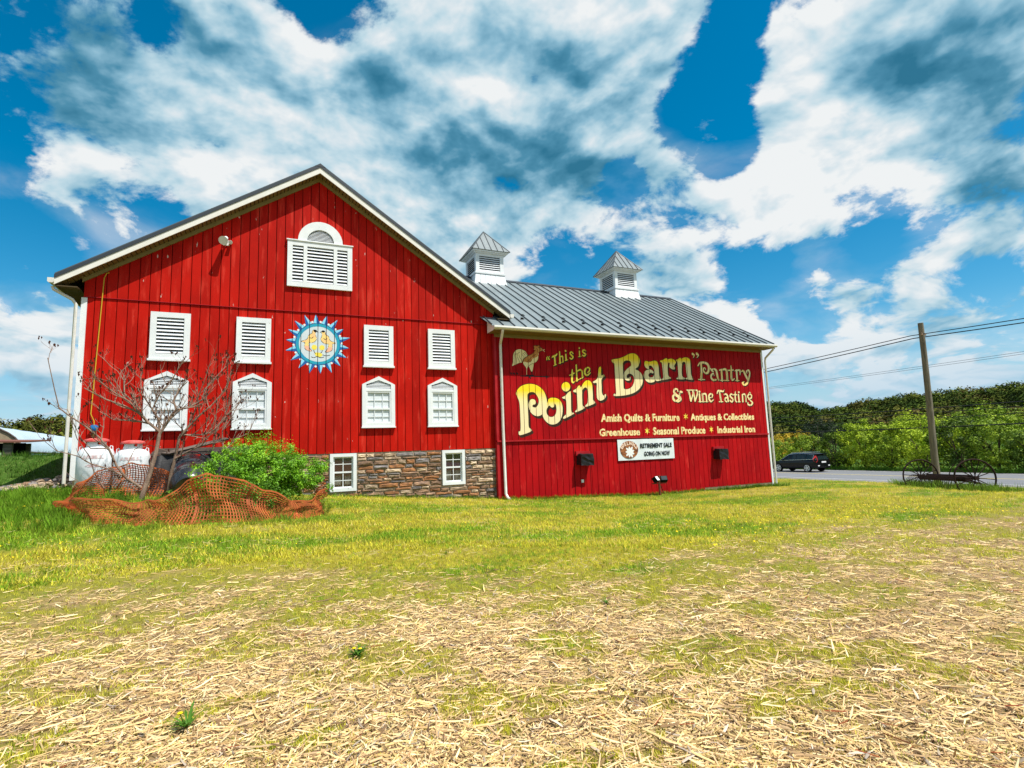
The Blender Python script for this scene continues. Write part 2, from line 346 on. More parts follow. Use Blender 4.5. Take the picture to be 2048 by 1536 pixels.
def sd_stroke(S, X, Z):
    if len(S) > 2:
        P = np.array(S, float); out = []
        for i in range(len(P) - 1):
            p0, p1, p2, p3 = P[max(i - 1, 0)], P[i], P[i + 1], P[min(i + 2, len(P) - 1)]
            for k in range(4):
                t = k / 4; out.append(0.5 * ((2 * p1) + (-p0 + p2) * t + (2 * p0 - 5 * p1 + 4 * p2 - p3) * t * t + (-p0 + 3 * p1 - 3 * p2 + p3) * t ** 3))
        out.append(P[-1]); S = out
    f = np.full(X.shape, -1e9)
    for (ax, az, aw), (bx, bz, bw) in zip(S[:-1], S[1:]):
        ex, ez = bx - ax, bz - az; L2 = ex * ex + ez * ez + 1e-12
        t = np.clip(((X - ax) * ex + (Z - az) * ez) / L2, 0, 1)
        f = np.maximum(f, aw + (bw - aw) * t - np.hypot(X - ax - t * ex, Z - az - t * ez))
    return f
def field(items, X, Z):
    f = np.full(X.shape, -1e9)
    for k, P in items:
        if k == 'P': f = np.maximum(f, sd_poly(smooth_poly(P), X, Z))
        elif k == 'R': f = np.maximum(f, sd_poly(np.array(P, float), X, Z))
        elif k == 'S': f = np.maximum(f, sd_stroke(P, X, Z))
        elif k == 'H': f = np.minimum(f, -sd_poly(smooth_poly(P), X, Z))
    return f
def bounds(items):
    xs = []; zs = []
    for k, P in items:
        for p in P:
            w = p[2] if len(p) > 2 else 0.02; xs += [p[0] - w, p[0] + w]; zs += [p[1] - w, p[1] + w]
    return min(xs), max(xs), min(zs), max(zs)
def paint(name, fn, bb, strips, off, mat, parent, step=0.02, grad=None):
    """fn(X,Z)>0 inside. strips: [(x0,x1,yface)]"""
    x0, x1, z0, z1 = bb; V = []; Fc = []
    zs = np.arange(z0, z1 + step, step)
    for (a, b, yf) in strips:
        if b < x0 or a > x1: continue
        lo, hi = max(a, x0), min(b, x1)
        if hi - lo < 0.003: continue
        nx = max(2, int(math.ceil((hi - lo) / step)) + 1); xs = np.linspace(lo, hi, nx)
        X, Z = np.meshgrid(xs, zs, indexing='ij'); f = fn(X, Z)
        if f.max() <= 0: continue
        y = yf - off; ins = f > 0
        for i in range(nx - 1):
            j = 0; nz_ = len(zs) - 1
            while j < nz_:
                c = (ins[i, j], ins[i + 1, j], ins[i + 1, j + 1], ins[i, j + 1])
                if not any(c): j += 1; continue
                if all(c):
                    k = j
                    while k + 1 < nz_ and ins[i, k + 2] and ins[i + 1, k + 2]: k += 1
                    n = len(V); V += [(xs[i], y, zs[j]), (xs[i + 1], y, zs[j]), (xs[i + 1], y, zs[k + 1]), (xs[i], y, zs[k + 1])]; Fc.append((n, n + 1, n + 2, n + 3)); j = k + 1; continue
                cs = [(xs[i], zs[j], f[i, j]), (xs[i + 1], zs[j], f[i + 1, j]), (xs[i + 1], zs[j + 1], f[i + 1, j + 1]), (xs[i], zs[j + 1], f[i, j + 1])]
                pl = []
                for q_ in range(4):
                    p, r = cs[q_], cs[(q_ + 1) % 4]
                    if p[2] > 0: pl.append((p[0], p[1]))
                    if (p[2] > 0) != (r[2] > 0):
                        t = p[2] / (p[2] - r[2]); pl.append((p[0] + (r[0] - p[0]) * t, p[1] + (r[1] - p[1]) * t))
                if len(pl) > 2:
                    n = len(V); V += [(u, y, w) for u, w in pl]; Fc.append(tuple(range(n, n + len(pl))))
                j += 1
    if not Fc: return None
    at = None
    if grad: at = {'grad': ('FLOAT', [(v[2] - grad[0]) / (grad[1] - grad[0]) for v in V])}
    o = put(name, np_mesh(name, V, Fc, mat, at), parent); return o
def text_tris(txt, x0, x1, z0, h, bold=0.0, shear=0.0, capfrac=0.729):
    """text set in Blender's built-in font, fitted between x0 and x1: returns verts (x,z) and faces"""
    c = bpy.data.curves.new('t', 'FONT'); c.body = txt; c.size = h / capfrac; c.resolution_u = 2; c.offset = bold; c.shear = shear; c.fill_mode = 'FRONT'
    o = bpy.data.objects.new('t', c); SC.collection.objects.link(o)
    bpy.context.view_layer.update()
    me = o.evaluated_get(bpy.context.evaluated_depsgraph_get()).to_mesh()
    V = np.array([v.co[:] for v in me.vertices]); Fc = [tuple(p.vertices) for p in me.polygons]
    bpy.data.objects.remove(o); bpy.data.curves.remove(c)
    a, b = V[:, 0].min(), V[:, 0].max(); s = (x1 - x0) / (b - a) if x1 is not None else 1.0
    return [((v[0] - a) * s + x0, v[1] + z0) for v in V], Fc
def clip_strips(V2, Fc, strips, off):
    OV = []; OF = []; xs = [v[0] for v in V2]; lo, hi = min(xs), max(xs)
    for (a, b, yf) in strips:
        if b < lo or a > hi: continue
        bm = bmesh.new(); vs = [bm.verts.new((x, yf - off, z)) for x, z in V2]
        for f in Fc:
            try: bm.faces.new([vs[i] for i in f])
            except ValueError: pass
        for co_, no in (((a, 0, 0), (-1, 0, 0)), ((b, 0, 0), (1, 0, 0))):
            bmesh.ops.bisect_plane(bm, geom=bm.verts[:] + bm.edges[:] + bm.faces[:], plane_co=co_, plane_no=no, clear_outer=True)
        bm.verts.index_update(); n = len(OV); OV += [tuple(v.co) for v in bm.verts]; OF += [tuple(v.index + n for v in f.verts) for f in bm.faces]; bm.free()
    return OV, OF

# ------------------------------------------------------------------ noise and terrain height
def _h(ix, iy, s=0):
    n = (ix.astype(np.int64) * 374761393 + iy.astype(np.int64) * 668265263 + s * 1274126177) & 0x7fffffff
    n = ((n ^ (n >> 13)) * 1274126177) & 0x7fffffff
    return ((n ^ (n >> 16)) & 0xffff) / 65535.0
def vnoise(x, y, s=0):
    x = np.asarray(x, float); y = np.asarray(y, float); ix = np.floor(x); iy = np.floor(y); fx = x - ix; fy = y - iy
    fx = fx * fx * (3 - 2 * fx); fy = fy * fy * (3 - 2 * fy)
    a = _h(ix, iy, s); b = _h(ix + 1, iy, s); c = _h(ix, iy + 1, s); d = _h(ix + 1, iy + 1, s)
    return (a * (1 - fx) + b * fx) * (1 - fy) + (c * (1 - fx) + d * fx) * fy
def fbm(x, y, o=4, s=0):
    v = 0; a = 0.5; t = 0
    for i in range(o): v = v + a * vnoise(np.asarray(x) * 2 ** i + 17 * i, np.asarray(y) * 2 ** i, s + i); t += a; a *= 0.5
    return v / t
XS = [-40, -12, -6, -3, 0, 6, 12, 19, 26, 32, 33, 400]; PZ = [1.2, 1.05, 1.03, .77, .45, -.08, -.33, -.38, -.6, -1.15, -1.2, -1.2]
FX = [-40, 2, 19, 26, 32, 33, 400]; FZ = [.1, 0, -.3, -.6, -1.15, -1.2, -1.2]
def sst(v): v = np.clip(v, 0, 1); return v * v * (3 - 2 * v)
def H0(x, y):
    s = sst((np.asarray(y) + 11) / 10); h = np.interp(x, XS, PZ) * s + np.interp(x, FX, FZ) * (1 - s)
    return h + .95 * sst((np.asarray(y) - 1) / 6) * sst((-6.6 - np.asarray(x)) / 1.5)
def H(x, y):
    x = np.asarray(x, float); y = np.asarray(y, float)
    k = np.clip((31 - x) / 4, 0, 1)
    return H0(x, y) + k * (0.05 * (fbm(x * .8, y * .8, 3, 3) - .5) + 0.03 * (fbm(x * 3, y * 3, 2, 5) - .5))
BX = [-14, -8, -4.4, -2.7, -.5, 1, 2.9, 5, 10, 16, 24, 34]; BY = [-5.5, -7.2, -8.25, -8.7, -9.1, -10.2, -11.4, -10.4, -9.7, -9.9, -8.5, -8]
def field_mask(x, y):
    """1 in the mulched corn stubble, 0 on the lawn"""
    b = np.interp(x, BX, BY); d = b - np.asarray(y) + 2.2 * (fbm(np.asarray(x) * .45, np.asarray(y) * .9, 4, 9) - .5)
    return sst((d + .5) / 1.6)
def green_mask(x, y):
    return sst((fbm(np.asarray(x) * .42 + 3, np.asarray(y) * .95 + 1, 5, 21) - .44) / .16) * (.55 + .45 * sst((fbm(np.asarray(x) * 2.1, np.asarray(y) * 4.2, 3, 71) - .4) / .2))
def straw_mask(x, y):
    return sst((fbm(np.asarray(x) * .7 + 8, np.asarray(y) * 1.5 + 4, 4, 33) - .5) / .15)
def grassy(x, y):
    """0..1: how far grass has grown through the stubble: most near the lawn edge, in patches elsewhere"""
    x = np.asarray(x, float); y = np.asarray(y, float)
    e = sst(1 - (np.interp(x, BX, BY) - y) / 3.4)
    return np.clip(.9 * e * (.35 + .9 * sst((fbm(x * 1.3, y * 2.4, 4, 51) - .42) / .2)) + .80 * sst((fbm(x * 2.0 + 5, y * 3.0, 4, 61) - .505) / .10), 0, 1)
def ground_color(x, y):
    f = field_mask(x, y)[..., None]; g = green_mask(x, y)[..., None]; s = straw_mask(x, y)[..., None]
    lawn = (1 - g) * np.array([.46, .40, .04]) + g * np.array([.20, .30, .016])
    lawn = lawn * .62
    lawn = lawn * (1 - .5 * s * (1 - g)) + np.array([.44, .35, .10]) * .5 * s * (1 - g)
    gr = grassy(x, y)[..., None]; fl = np.array([.33, .22, .11]) * (1 - gr) + np.array([.24, .22, .035]) * gr
    c = lawn * (1 - f) + fl * f
    near = sst((-5.6 - np.asarray(x)) / 2.0)[..., None] * sst((np.asarray(y) + 6) / 2.5)[..., None]   # rank green growth on the bank
    return (c * (1 - near) + np.array([.06, .13, .012]) * near) * .8

# traced sign outlines, metres on the wing wall (x, z[, half width])
PAINT={'Point|P':[['P',[(6.736,3.621),(6.81,3.778),(6.972,3.909),(7.227,3.98),(7.481,3.97),(7.702,3.878),(7.873,3.707),(7.959,3.475),(7.972,3.273),(7.907,3.07),(7.786,2.898),(7.637,2.813),(7.477,2.819),(7.323,2.914),(7.244,3.056),(7.219,3.213),(7.257,3.355),(7.345,3.422),(7.456,3.414),(7.516,3.328),(7.487,3.242),(7.416,3.227),(7.366,3.17),(7.437,3.122),(7.54,3.142),(7.626,3.271),(7.639,3.415),(7.575,3.559),(7.468,3.673),(7.325,3.685),(7.212,3.627),(7.182,3.526),(7.183,3.099),(7.187,2.759),(7.191,2.42),(7.282,2.334),(7.262,2.25),(6.868,2.131),(6.777,2.175),(6.78,2.258),(6.86,2.313),(6.871,2.817),(6.858,3.268),(6.798,3.466)]]],'Point|o':[['P',[(7.983,3.302),(8.038,3.418),(8.172,3.483),(8.403,3.464),(8.563,3.348),(8.626,3.143),(8.606,2.895),(8.528,2.691),(8.388,2.548),(8.188,2.492),(7.995,2.538),(7.84,2.682),(7.765,2.869),(7.761,3.07),(7.85,3.229)]],['H',[(8.093,3.201),(7.998,3.128),(7.937,3.013),(7.962,2.868),(8.072,2.776),(8.219,2.786),(8.323,2.881),(8.364,3.041),(8.349,3.201),(8.3,3.274),(8.279,3.172),(8.204,3.122),(8.129,3.143)]]],'Point|i':[['P',[(8.999,3.909),(8.973,3.826),(8.91,3.761),(8.824,3.729),(8.737,3.739),(8.666,3.786),(8.629,3.86),(8.634,3.945),(8.679,4.022),(8.755,4.071),(8.844,4.084),(8.926,4.055),(8.982,3.992)]],['P',[(8.621,3.496),(8.777,3.571),(8.884,3.676),(8.989,3.736),(9.014,3.692),(9.001,3.336),(8.997,2.967),(9.09,2.922),(9.059,2.864),(8.679,2.705),(8.631,2.749),(8.72,2.836),(8.781,2.909),(8.794,3.394),(8.686,3.452)]]],'Point|n':[['P',[(9.127,3.768),(9.269,3.845),(9.362,3.951),(9.432,3.962),(9.462,3.893),(9.594,4.061),(9.741,4.17),(9.899,4.143),(9.979,4.008),(9.985,3.826),(9.989,3.613),(9.984,3.417),(10.061,3.341),(10.02,3.266),(9.662,3.154),(9.63,3.204),(9.742,3.325),(9.759,3.762),(9.717,3.882),(9.619,3.88),(9.536,3.789),(9.506,3.638),(9.499,3.398),(9.501,3.204),(9.574,3.145),(9.535,3.07),(9.2,2.946),(9.169,2.996),(9.253,3.085),(9.262,3.606),(9.243,3.695),(9.141,3.708)]]],'Point|t':[['P',[(10.021,4.115),(10.207,4.226),(10.271,4.381),(10.325,4.66),(10.401,4.725),(10.433,4.664),(10.426,4.385),(10.544,4.419),(10.545,4.327),(10.422,4.216),(10.412,3.955),(10.407,3.709),(10.471,3.588),(10.565,3.65),(10.59,3.589),(10.517,3.466),(10.331,3.388),(10.192,3.448),(10.167,3.615),(10.179,3.859),(10.19,4.073),(10.072,4.071)]]],'Barn|B':[['P',[(10.955,5.0),(11.024,5.04),(11.316,5.089),(11.592,5.184),(11.781,5.278),(11.966,5.318),(12.126,5.302),(12.257,5.202),(12.32,5.071),(12.292,4.917),(12.212,4.78),(12.077,4.681),(12.233,4.61),(12.363,4.499),(12.409,4.348),(12.4,4.158),(12.323,4.005),(12.173,3.852),(11.934,3.717),(11.611,3.63),(11.296,3.589),(10.987,3.577),(10.951,3.623),(10.994,3.669),(11.071,3.679),(11.075,4.131),(11.077,4.687),(11.068,4.873),(10.993,4.908)]],['H',[(11.476,4.831),(11.495,4.926),(11.578,4.995),(11.693,5.024),(11.828,5.004),(11.879,4.921),(11.865,4.807),(11.739,4.727),(11.619,4.629),(11.533,4.533),(11.486,4.419),(11.494,4.307),(11.566,4.225),(11.677,4.199),(11.781,4.23),(11.82,4.306),(11.802,4.362),(11.756,4.351),(11.718,4.303),(11.662,4.302),(11.625,4.348),(11.648,4.424),(11.743,4.483),(11.845,4.476),(11.942,4.412),(11.989,4.282),(11.968,4.149),(11.888,3.998),(11.767,3.902),(11.606,3.853),(11.473,3.869),(11.445,3.953),(11.457,4.325)]]],'Barn|a':[['P',[(12.549,4.926),(12.566,4.993),(12.639,5.035),(12.755,5.01),(12.898,5.019),(13.043,5.059),(13.185,5.035),(13.246,4.911),(13.265,4.718),(13.28,4.466),(13.316,4.332),(13.372,4.285),(13.308,4.245),(13.115,4.215),(13.059,4.258),(12.969,4.18),(12.801,4.144),(12.639,4.173),(12.519,4.275),(12.478,4.426),(12.527,4.571),(12.631,4.65),(12.775,4.687),(12.915,4.659),(12.983,4.574),(12.951,4.531),(12.893,4.543),(12.859,4.557),(12.774,4.53),(12.71,4.461),(12.739,4.385),(12.842,4.359),(12.952,4.4),(13.017,4.517),(13.011,4.671),(12.949,4.785),(12.872,4.85),(12.775,4.828),(12.759,4.779),(12.79,4.722),(12.706,4.704),(12.605,4.755),(12.549,4.839)]]],'Barn|r':[['P',[(13.368,5.071),(13.504,5.106),(13.657,5.18),(13.742,5.174),(13.75,5.125),(13.852,5.168),(14.0,5.174),(14.143,5.12),(14.189,5.023),(14.127,4.942),(14.082,4.861),(14.111,4.773),(14.057,4.722),(13.936,4.748),(13.833,4.833),(13.858,4.972),(13.825,5.01),(13.772,4.969),(13.734,4.81),(13.725,4.575),(13.749,4.439),(13.853,4.374),(13.812,4.324),(13.43,4.267),(13.405,4.305),(13.464,4.374),(13.469,4.646),(13.451,4.918),(13.434,4.996),(13.364,5.023)]]],'Barn|n':[['P',[(14.207,5.133),(14.323,5.177),(14.442,5.241),(14.5,5.194),(14.632,5.249),(14.811,5.266),(14.933,5.21),(14.976,5.132),(14.969,4.85),(14.968,4.53),(15.042,4.372),(15.022,4.302),(14.67,4.334),(14.661,4.373),(14.741,4.415),(14.716,4.683),(14.718,4.962),(14.677,5.06),(14.575,5.057),(14.515,4.955),(14.471,4.675),(14.48,4.458),(14.598,4.372),(14.542,4.317),(14.181,4.323),(14.172,4.362),(14.251,4.413),(14.277,4.69),(14.272,4.947),(14.25,5.065)]]],'quote2|"':[['S',[(15.147,5.431,0.0578),(15.221,5.394,0.0347),(15.207,5.332,0.0208),(15.157,5.27,0.0139)]],['S',[(15.382,5.451,0.0582),(15.456,5.403,0.035),(15.436,5.342,0.021),(15.365,5.284,0.0139)]]],'Pantry|P':[['S',[(15.563,5.046,0.054),(15.556,4.686,0.0556),(15.509,4.326,0.0518)]],['S',[(15.359,4.331,0.0213),(15.711,4.334,0.0216)]],['S',[(15.39,4.93,0.0268),(15.47,5.027,0.0305)]],['S',[(15.513,5.052,0.0449),(15.718,5.079,0.0452),(15.916,5.027,0.0545),(16.003,4.888,0.0637),(15.964,4.713,0.0544),(15.852,4.616,0.0452),(15.715,4.659,0.036),(15.675,4.767,0.0315),(15.724,4.847,0.0253),(15.797,4.826,0.0217),(15.79,4.763,0.0181)]]],'Pantry|a':[['S',[(16.325,4.811,0.0413),(16.419,4.726,0.0551),(16.456,4.49,0.0551),(16.511,4.333,0.0413)]],['S',[(16.088,4.819,0.0273),(16.172,4.735,0.0456),(16.24,4.697,0.0229)]],['S',[(16.179,4.798,0.0274),(16.346,4.819,0.0275)]],['S',[(16.273,4.525,0.0238),(16.222,4.623,0.0274),(16.098,4.528,0.0455),(16.087,4.418,0.0454),(16.19,4.326,0.0455),(16.357,4.345,0.0366)]]],'Pantry|n':[['S',[(16.601,4.772,0.0277),(16.72,4.799,0.0325)]],['S',[(16.728,4.783,0.0556),(16.719,4.322,0.0554)]],['S',[(16.604,4.322,0.0203),(16.835,4.327,0.0204)]],['S',[(16.783,4.801,0.0372),(16.933,4.821,0.0466),(17.02,4.744,0.0561),(17.016,4.344,0.0559)]],['S',[(16.877,4.322,0.0204),(17.099,4.322,0.0205)]]],'Pantry|t':[['S',[(17.306,5.01,0.0113),(17.296,4.833,0.0471),(17.273,4.446,0.0516),(17.325,4.343,0.0376),(17.452,4.418,0.0207)]],['S',[(17.13,4.779,0.0281),(17.422,4.804,0.0284)]]],'Pantry|r':[['S',[(17.514,4.767,0.0237),(17.617,4.81,0.0285)]],['S',[(17.615,4.794,0.0475),(17.604,4.333,0.0473)]],['S',[(17.485,4.33,0.0189),(17.723,4.331,0.019)]],['S',[(17.658,4.795,0.0285),(17.79,4.807,0.0477),(17.825,4.735,0.0382),(17.798,4.596,0.0172)]]],'Pantry|y':[['S',[(17.914,4.746,0.0192),(18.028,4.782,0.048),(18.156,4.565,0.0577),(18.272,4.339,0.0482),(18.154,4.191,0.048),(17.995,4.147,0.043),(17.918,4.235,0.0429),(18.035,4.294,0.0239)]],['S',[(18.225,4.771,0.0338),(18.364,4.816,0.0436),(18.412,4.67,0.0388),(18.343,4.472,0.0387),(18.279,4.307,0.0289)]],['S',[(18.222,4.746,0.0338),(18.246,4.674,0.0193)]]],'amp|&':[['S',[(14.182,3.804,0.0277),(14.149,3.897,0.031),(14.029,3.889,0.042),(13.983,3.781,0.0507),(14.081,3.646,0.0607),(14.257,3.551,0.0665),(14.289,3.444,0.0443),(14.14,3.359,0.0287)]],['S',[(14.01,3.675,0.0331),(13.908,3.586,0.0505),(13.929,3.461,0.0549),(14.058,3.397,0.0396),(14.202,3.492,0.031)]],['S',[(14.248,3.59,0.0288),(14.297,3.785,0.0334),(14.39,3.777,0.0446)]]],'Wine|W':[['S',[(14.765,3.834,0.0451),(14.85,3.413,0.045)]],['S',[(14.865,3.413,0.027),(15.024,3.79,0.0273)]],['S',[(15.006,3.81,0.0499),(15.078,3.415,0.0453)]],['S',[(15.094,3.415,0.0272),(15.217,3.674,0.0365),(15.254,3.833,0.0366),(15.175,3.864,0.032)]],['S',[(14.667,3.865,0.0202),(15.083,3.871,0.0205)]]],'Wine|i':[['S',[(15.345,3.705,0.0407),(15.352,3.383,0.0441)]],['S',[(15.261,3.374,0.0176),(15.431,3.375,0.0177)]],['S',[(15.357,3.807,0.046),(15.361,3.804,0.046)]]],'Wine|n':[['S',[(15.515,3.707,0.0409),(15.521,3.383,0.0425)]],['S',[(15.555,3.707,0.0267),(15.677,3.716,0.0402),(15.727,3.616,0.0375),(15.722,3.385,0.0392)]],['S',[(15.441,3.375,0.0141),(15.601,3.376,0.0142)]],['S',[(15.641,3.376,0.0142),(15.803,3.377,0.0143)]]],'Wine|e':[['S',[(16.047,3.573,0.0234),(16.078,3.674,0.0343),(15.982,3.725,0.0315),(15.882,3.649,0.0413),(15.866,3.494,0.043),(15.966,3.389,0.0377),(16.107,3.464,0.0198)]],['S',[(15.902,3.548,0.0179),(16.056,3.565,0.018)]]],'Tasting|T':[['S',[(16.353,3.74,0.0227),(16.417,3.858,0.0328),(16.572,3.853,0.0412),(16.716,3.831,0.0322),(16.778,3.911,0.0166)]],['S',[(16.5,3.86,0.0421),(16.542,3.389,0.0438)]],['S',[(16.427,3.381,0.02),(16.645,3.382,0.0201)]]],'Tasting|a':[['S',[(16.764,3.697,0.0322),(16.872,3.722,0.0323),(16.945,3.628,0.0425),(16.962,3.407,0.0424)]],['S',[(16.916,3.557,0.024),(16.799,3.54,0.0386),(16.781,3.438,0.0386),(16.875,3.378,0.0294)]]],'Tasting|s':[['S',[(17.28,3.679,0.0261),(17.168,3.726,0.0307),(17.098,3.63,0.0353),(17.191,3.551,0.0428),(17.266,3.472,0.0391),(17.181,3.38,0.0353),(17.081,3.432,0.0389)]]],'Tasting|t':[['S',[(17.438,3.841,0.0141),(17.412,3.712,0.0337),(17.397,3.457,0.0374),(17.459,3.378,0.0299)]],['S',[(17.325,3.696,0.0243),(17.518,3.698,0.0244)]]],'Tasting|i':[['S',[(17.604,3.699,0.0377),(17.611,3.395,0.0413)]],['S',[(17.637,3.811,0.0453),(17.641,3.808,0.0453)]],['S',[(17.538,3.382,0.0169),(17.685,3.382,0.0169)]]],'Tasting|n':[['S',[(17.843,3.701,0.0398),(17.834,3.396,0.0416)]],['S',[(17.877,3.718,0.0266),(17.988,3.727,0.0381),(18.036,3.623,0.0362),(18.028,3.397,0.0399)]]],'Tasting|g':[['S',[(18.37,3.707,0.025),(18.24,3.722,0.0316),(18.161,3.624,0.0363),(18.229,3.544,0.0287),(18.374,3.561,0.0317),(18.4,3.675,0.0317),(18.36,3.715,0.025)]],['S',[(18.252,3.77,0.0173),(18.307,3.823,0.0173),(18.35,3.771,0.0173)]],['S',[(18.207,3.511,0.0268),(18.325,3.431,0.0364),(18.419,3.335,0.0403),(18.301,3.24,0.0363),(18.14,3.269,0.0362),(18.143,3.346,0.0267)]]],'This|"':[['S',[(8.096,5.04,0.0094),(8.043,4.971,0.0204),(8.046,4.919,0.0298)]],['S',[(8.168,5.05,0.0095),(8.121,4.974,0.0204),(8.145,4.931,0.0283)]]],'This|T':[['S',[(8.267,4.98,0.0158),(8.295,5.033,0.0301),(8.44,5.091,0.0318),(8.497,5.154,0.0159)]],['S',[(8.385,5.007,0.0333),(8.397,4.739,0.0332)]],['S',[(8.328,4.695,0.0142),(8.447,4.741,0.0143)]]],'This|h':[['S',[(8.608,5.241,0.0224),(8.61,4.806,0.0335)]],['S',[(8.55,4.792,0.0127),(8.662,4.835,0.0128)]],['S',[(8.63,5.032,0.016),(8.714,5.073,0.0257),(8.744,5.006,0.0289),(8.745,4.856,0.0288)]],['S',[(8.696,4.832,0.0112),(8.774,4.865,0.0112)]]],'This|i':[['S',[(8.874,5.147,0.029),(8.88,4.936,0.0306)]],['S',[(8.827,4.9,0.0128),(8.94,4.943,0.0129)]],['S',[(8.87,5.283,0.0371),(8.873,5.28,0.0371)]]],'This|s':[['S',[(9.195,5.191,0.0212),(9.129,5.257,0.0228),(9.06,5.193,0.0268),(9.138,5.113,0.0341),(9.19,5.054,0.0268),(9.114,4.978,0.0268),(9.042,5.015,0.0259)]]],'is|i':[['S',[(9.488,5.295,0.0296),(9.494,5.097,0.0312)]],['S',[(9.422,5.076,0.0131),(9.546,5.099,0.0132)]],['S',[(9.49,5.418,0.0362),(9.493,5.415,0.0363)]]],'is|s':[['S',[(9.776,5.316,0.0199),(9.694,5.363,0.0232),(9.623,5.294,0.0273),(9.704,5.228,0.0348),(9.768,5.182,0.0274),(9.683,5.117,0.0273),(9.619,5.148,0.0231)]]],'the|t':[['S',[(9.126,4.583,0.0121),(9.117,4.433,0.0363),(9.092,4.132,0.0386),(9.145,4.07,0.0266),(9.189,4.116,0.0145)]],['S',[(9.001,4.347,0.0241),(9.203,4.435,0.0243)]]],'the|h':[['S',[(9.32,4.756,0.0244),(9.303,4.664,0.0366),(9.299,4.151,0.0405)]],['S',[(9.246,4.131,0.0145),(9.397,4.196,0.0146)]],['S',[(9.338,4.514,0.0228),(9.489,4.576,0.0311),(9.558,4.475,0.0352),(9.559,4.278,0.0351)]],['S',[(9.433,4.21,0.0146),(9.612,4.299,0.0147)]]],'the|e':[['S',[(9.802,4.474,0.0165),(9.877,4.53,0.0248),(9.906,4.63,0.0282),(9.82,4.673,0.0248),(9.703,4.586,0.0395),(9.677,4.448,0.0394),(9.775,4.367,0.0346),(9.932,4.478,0.0166)]]]}
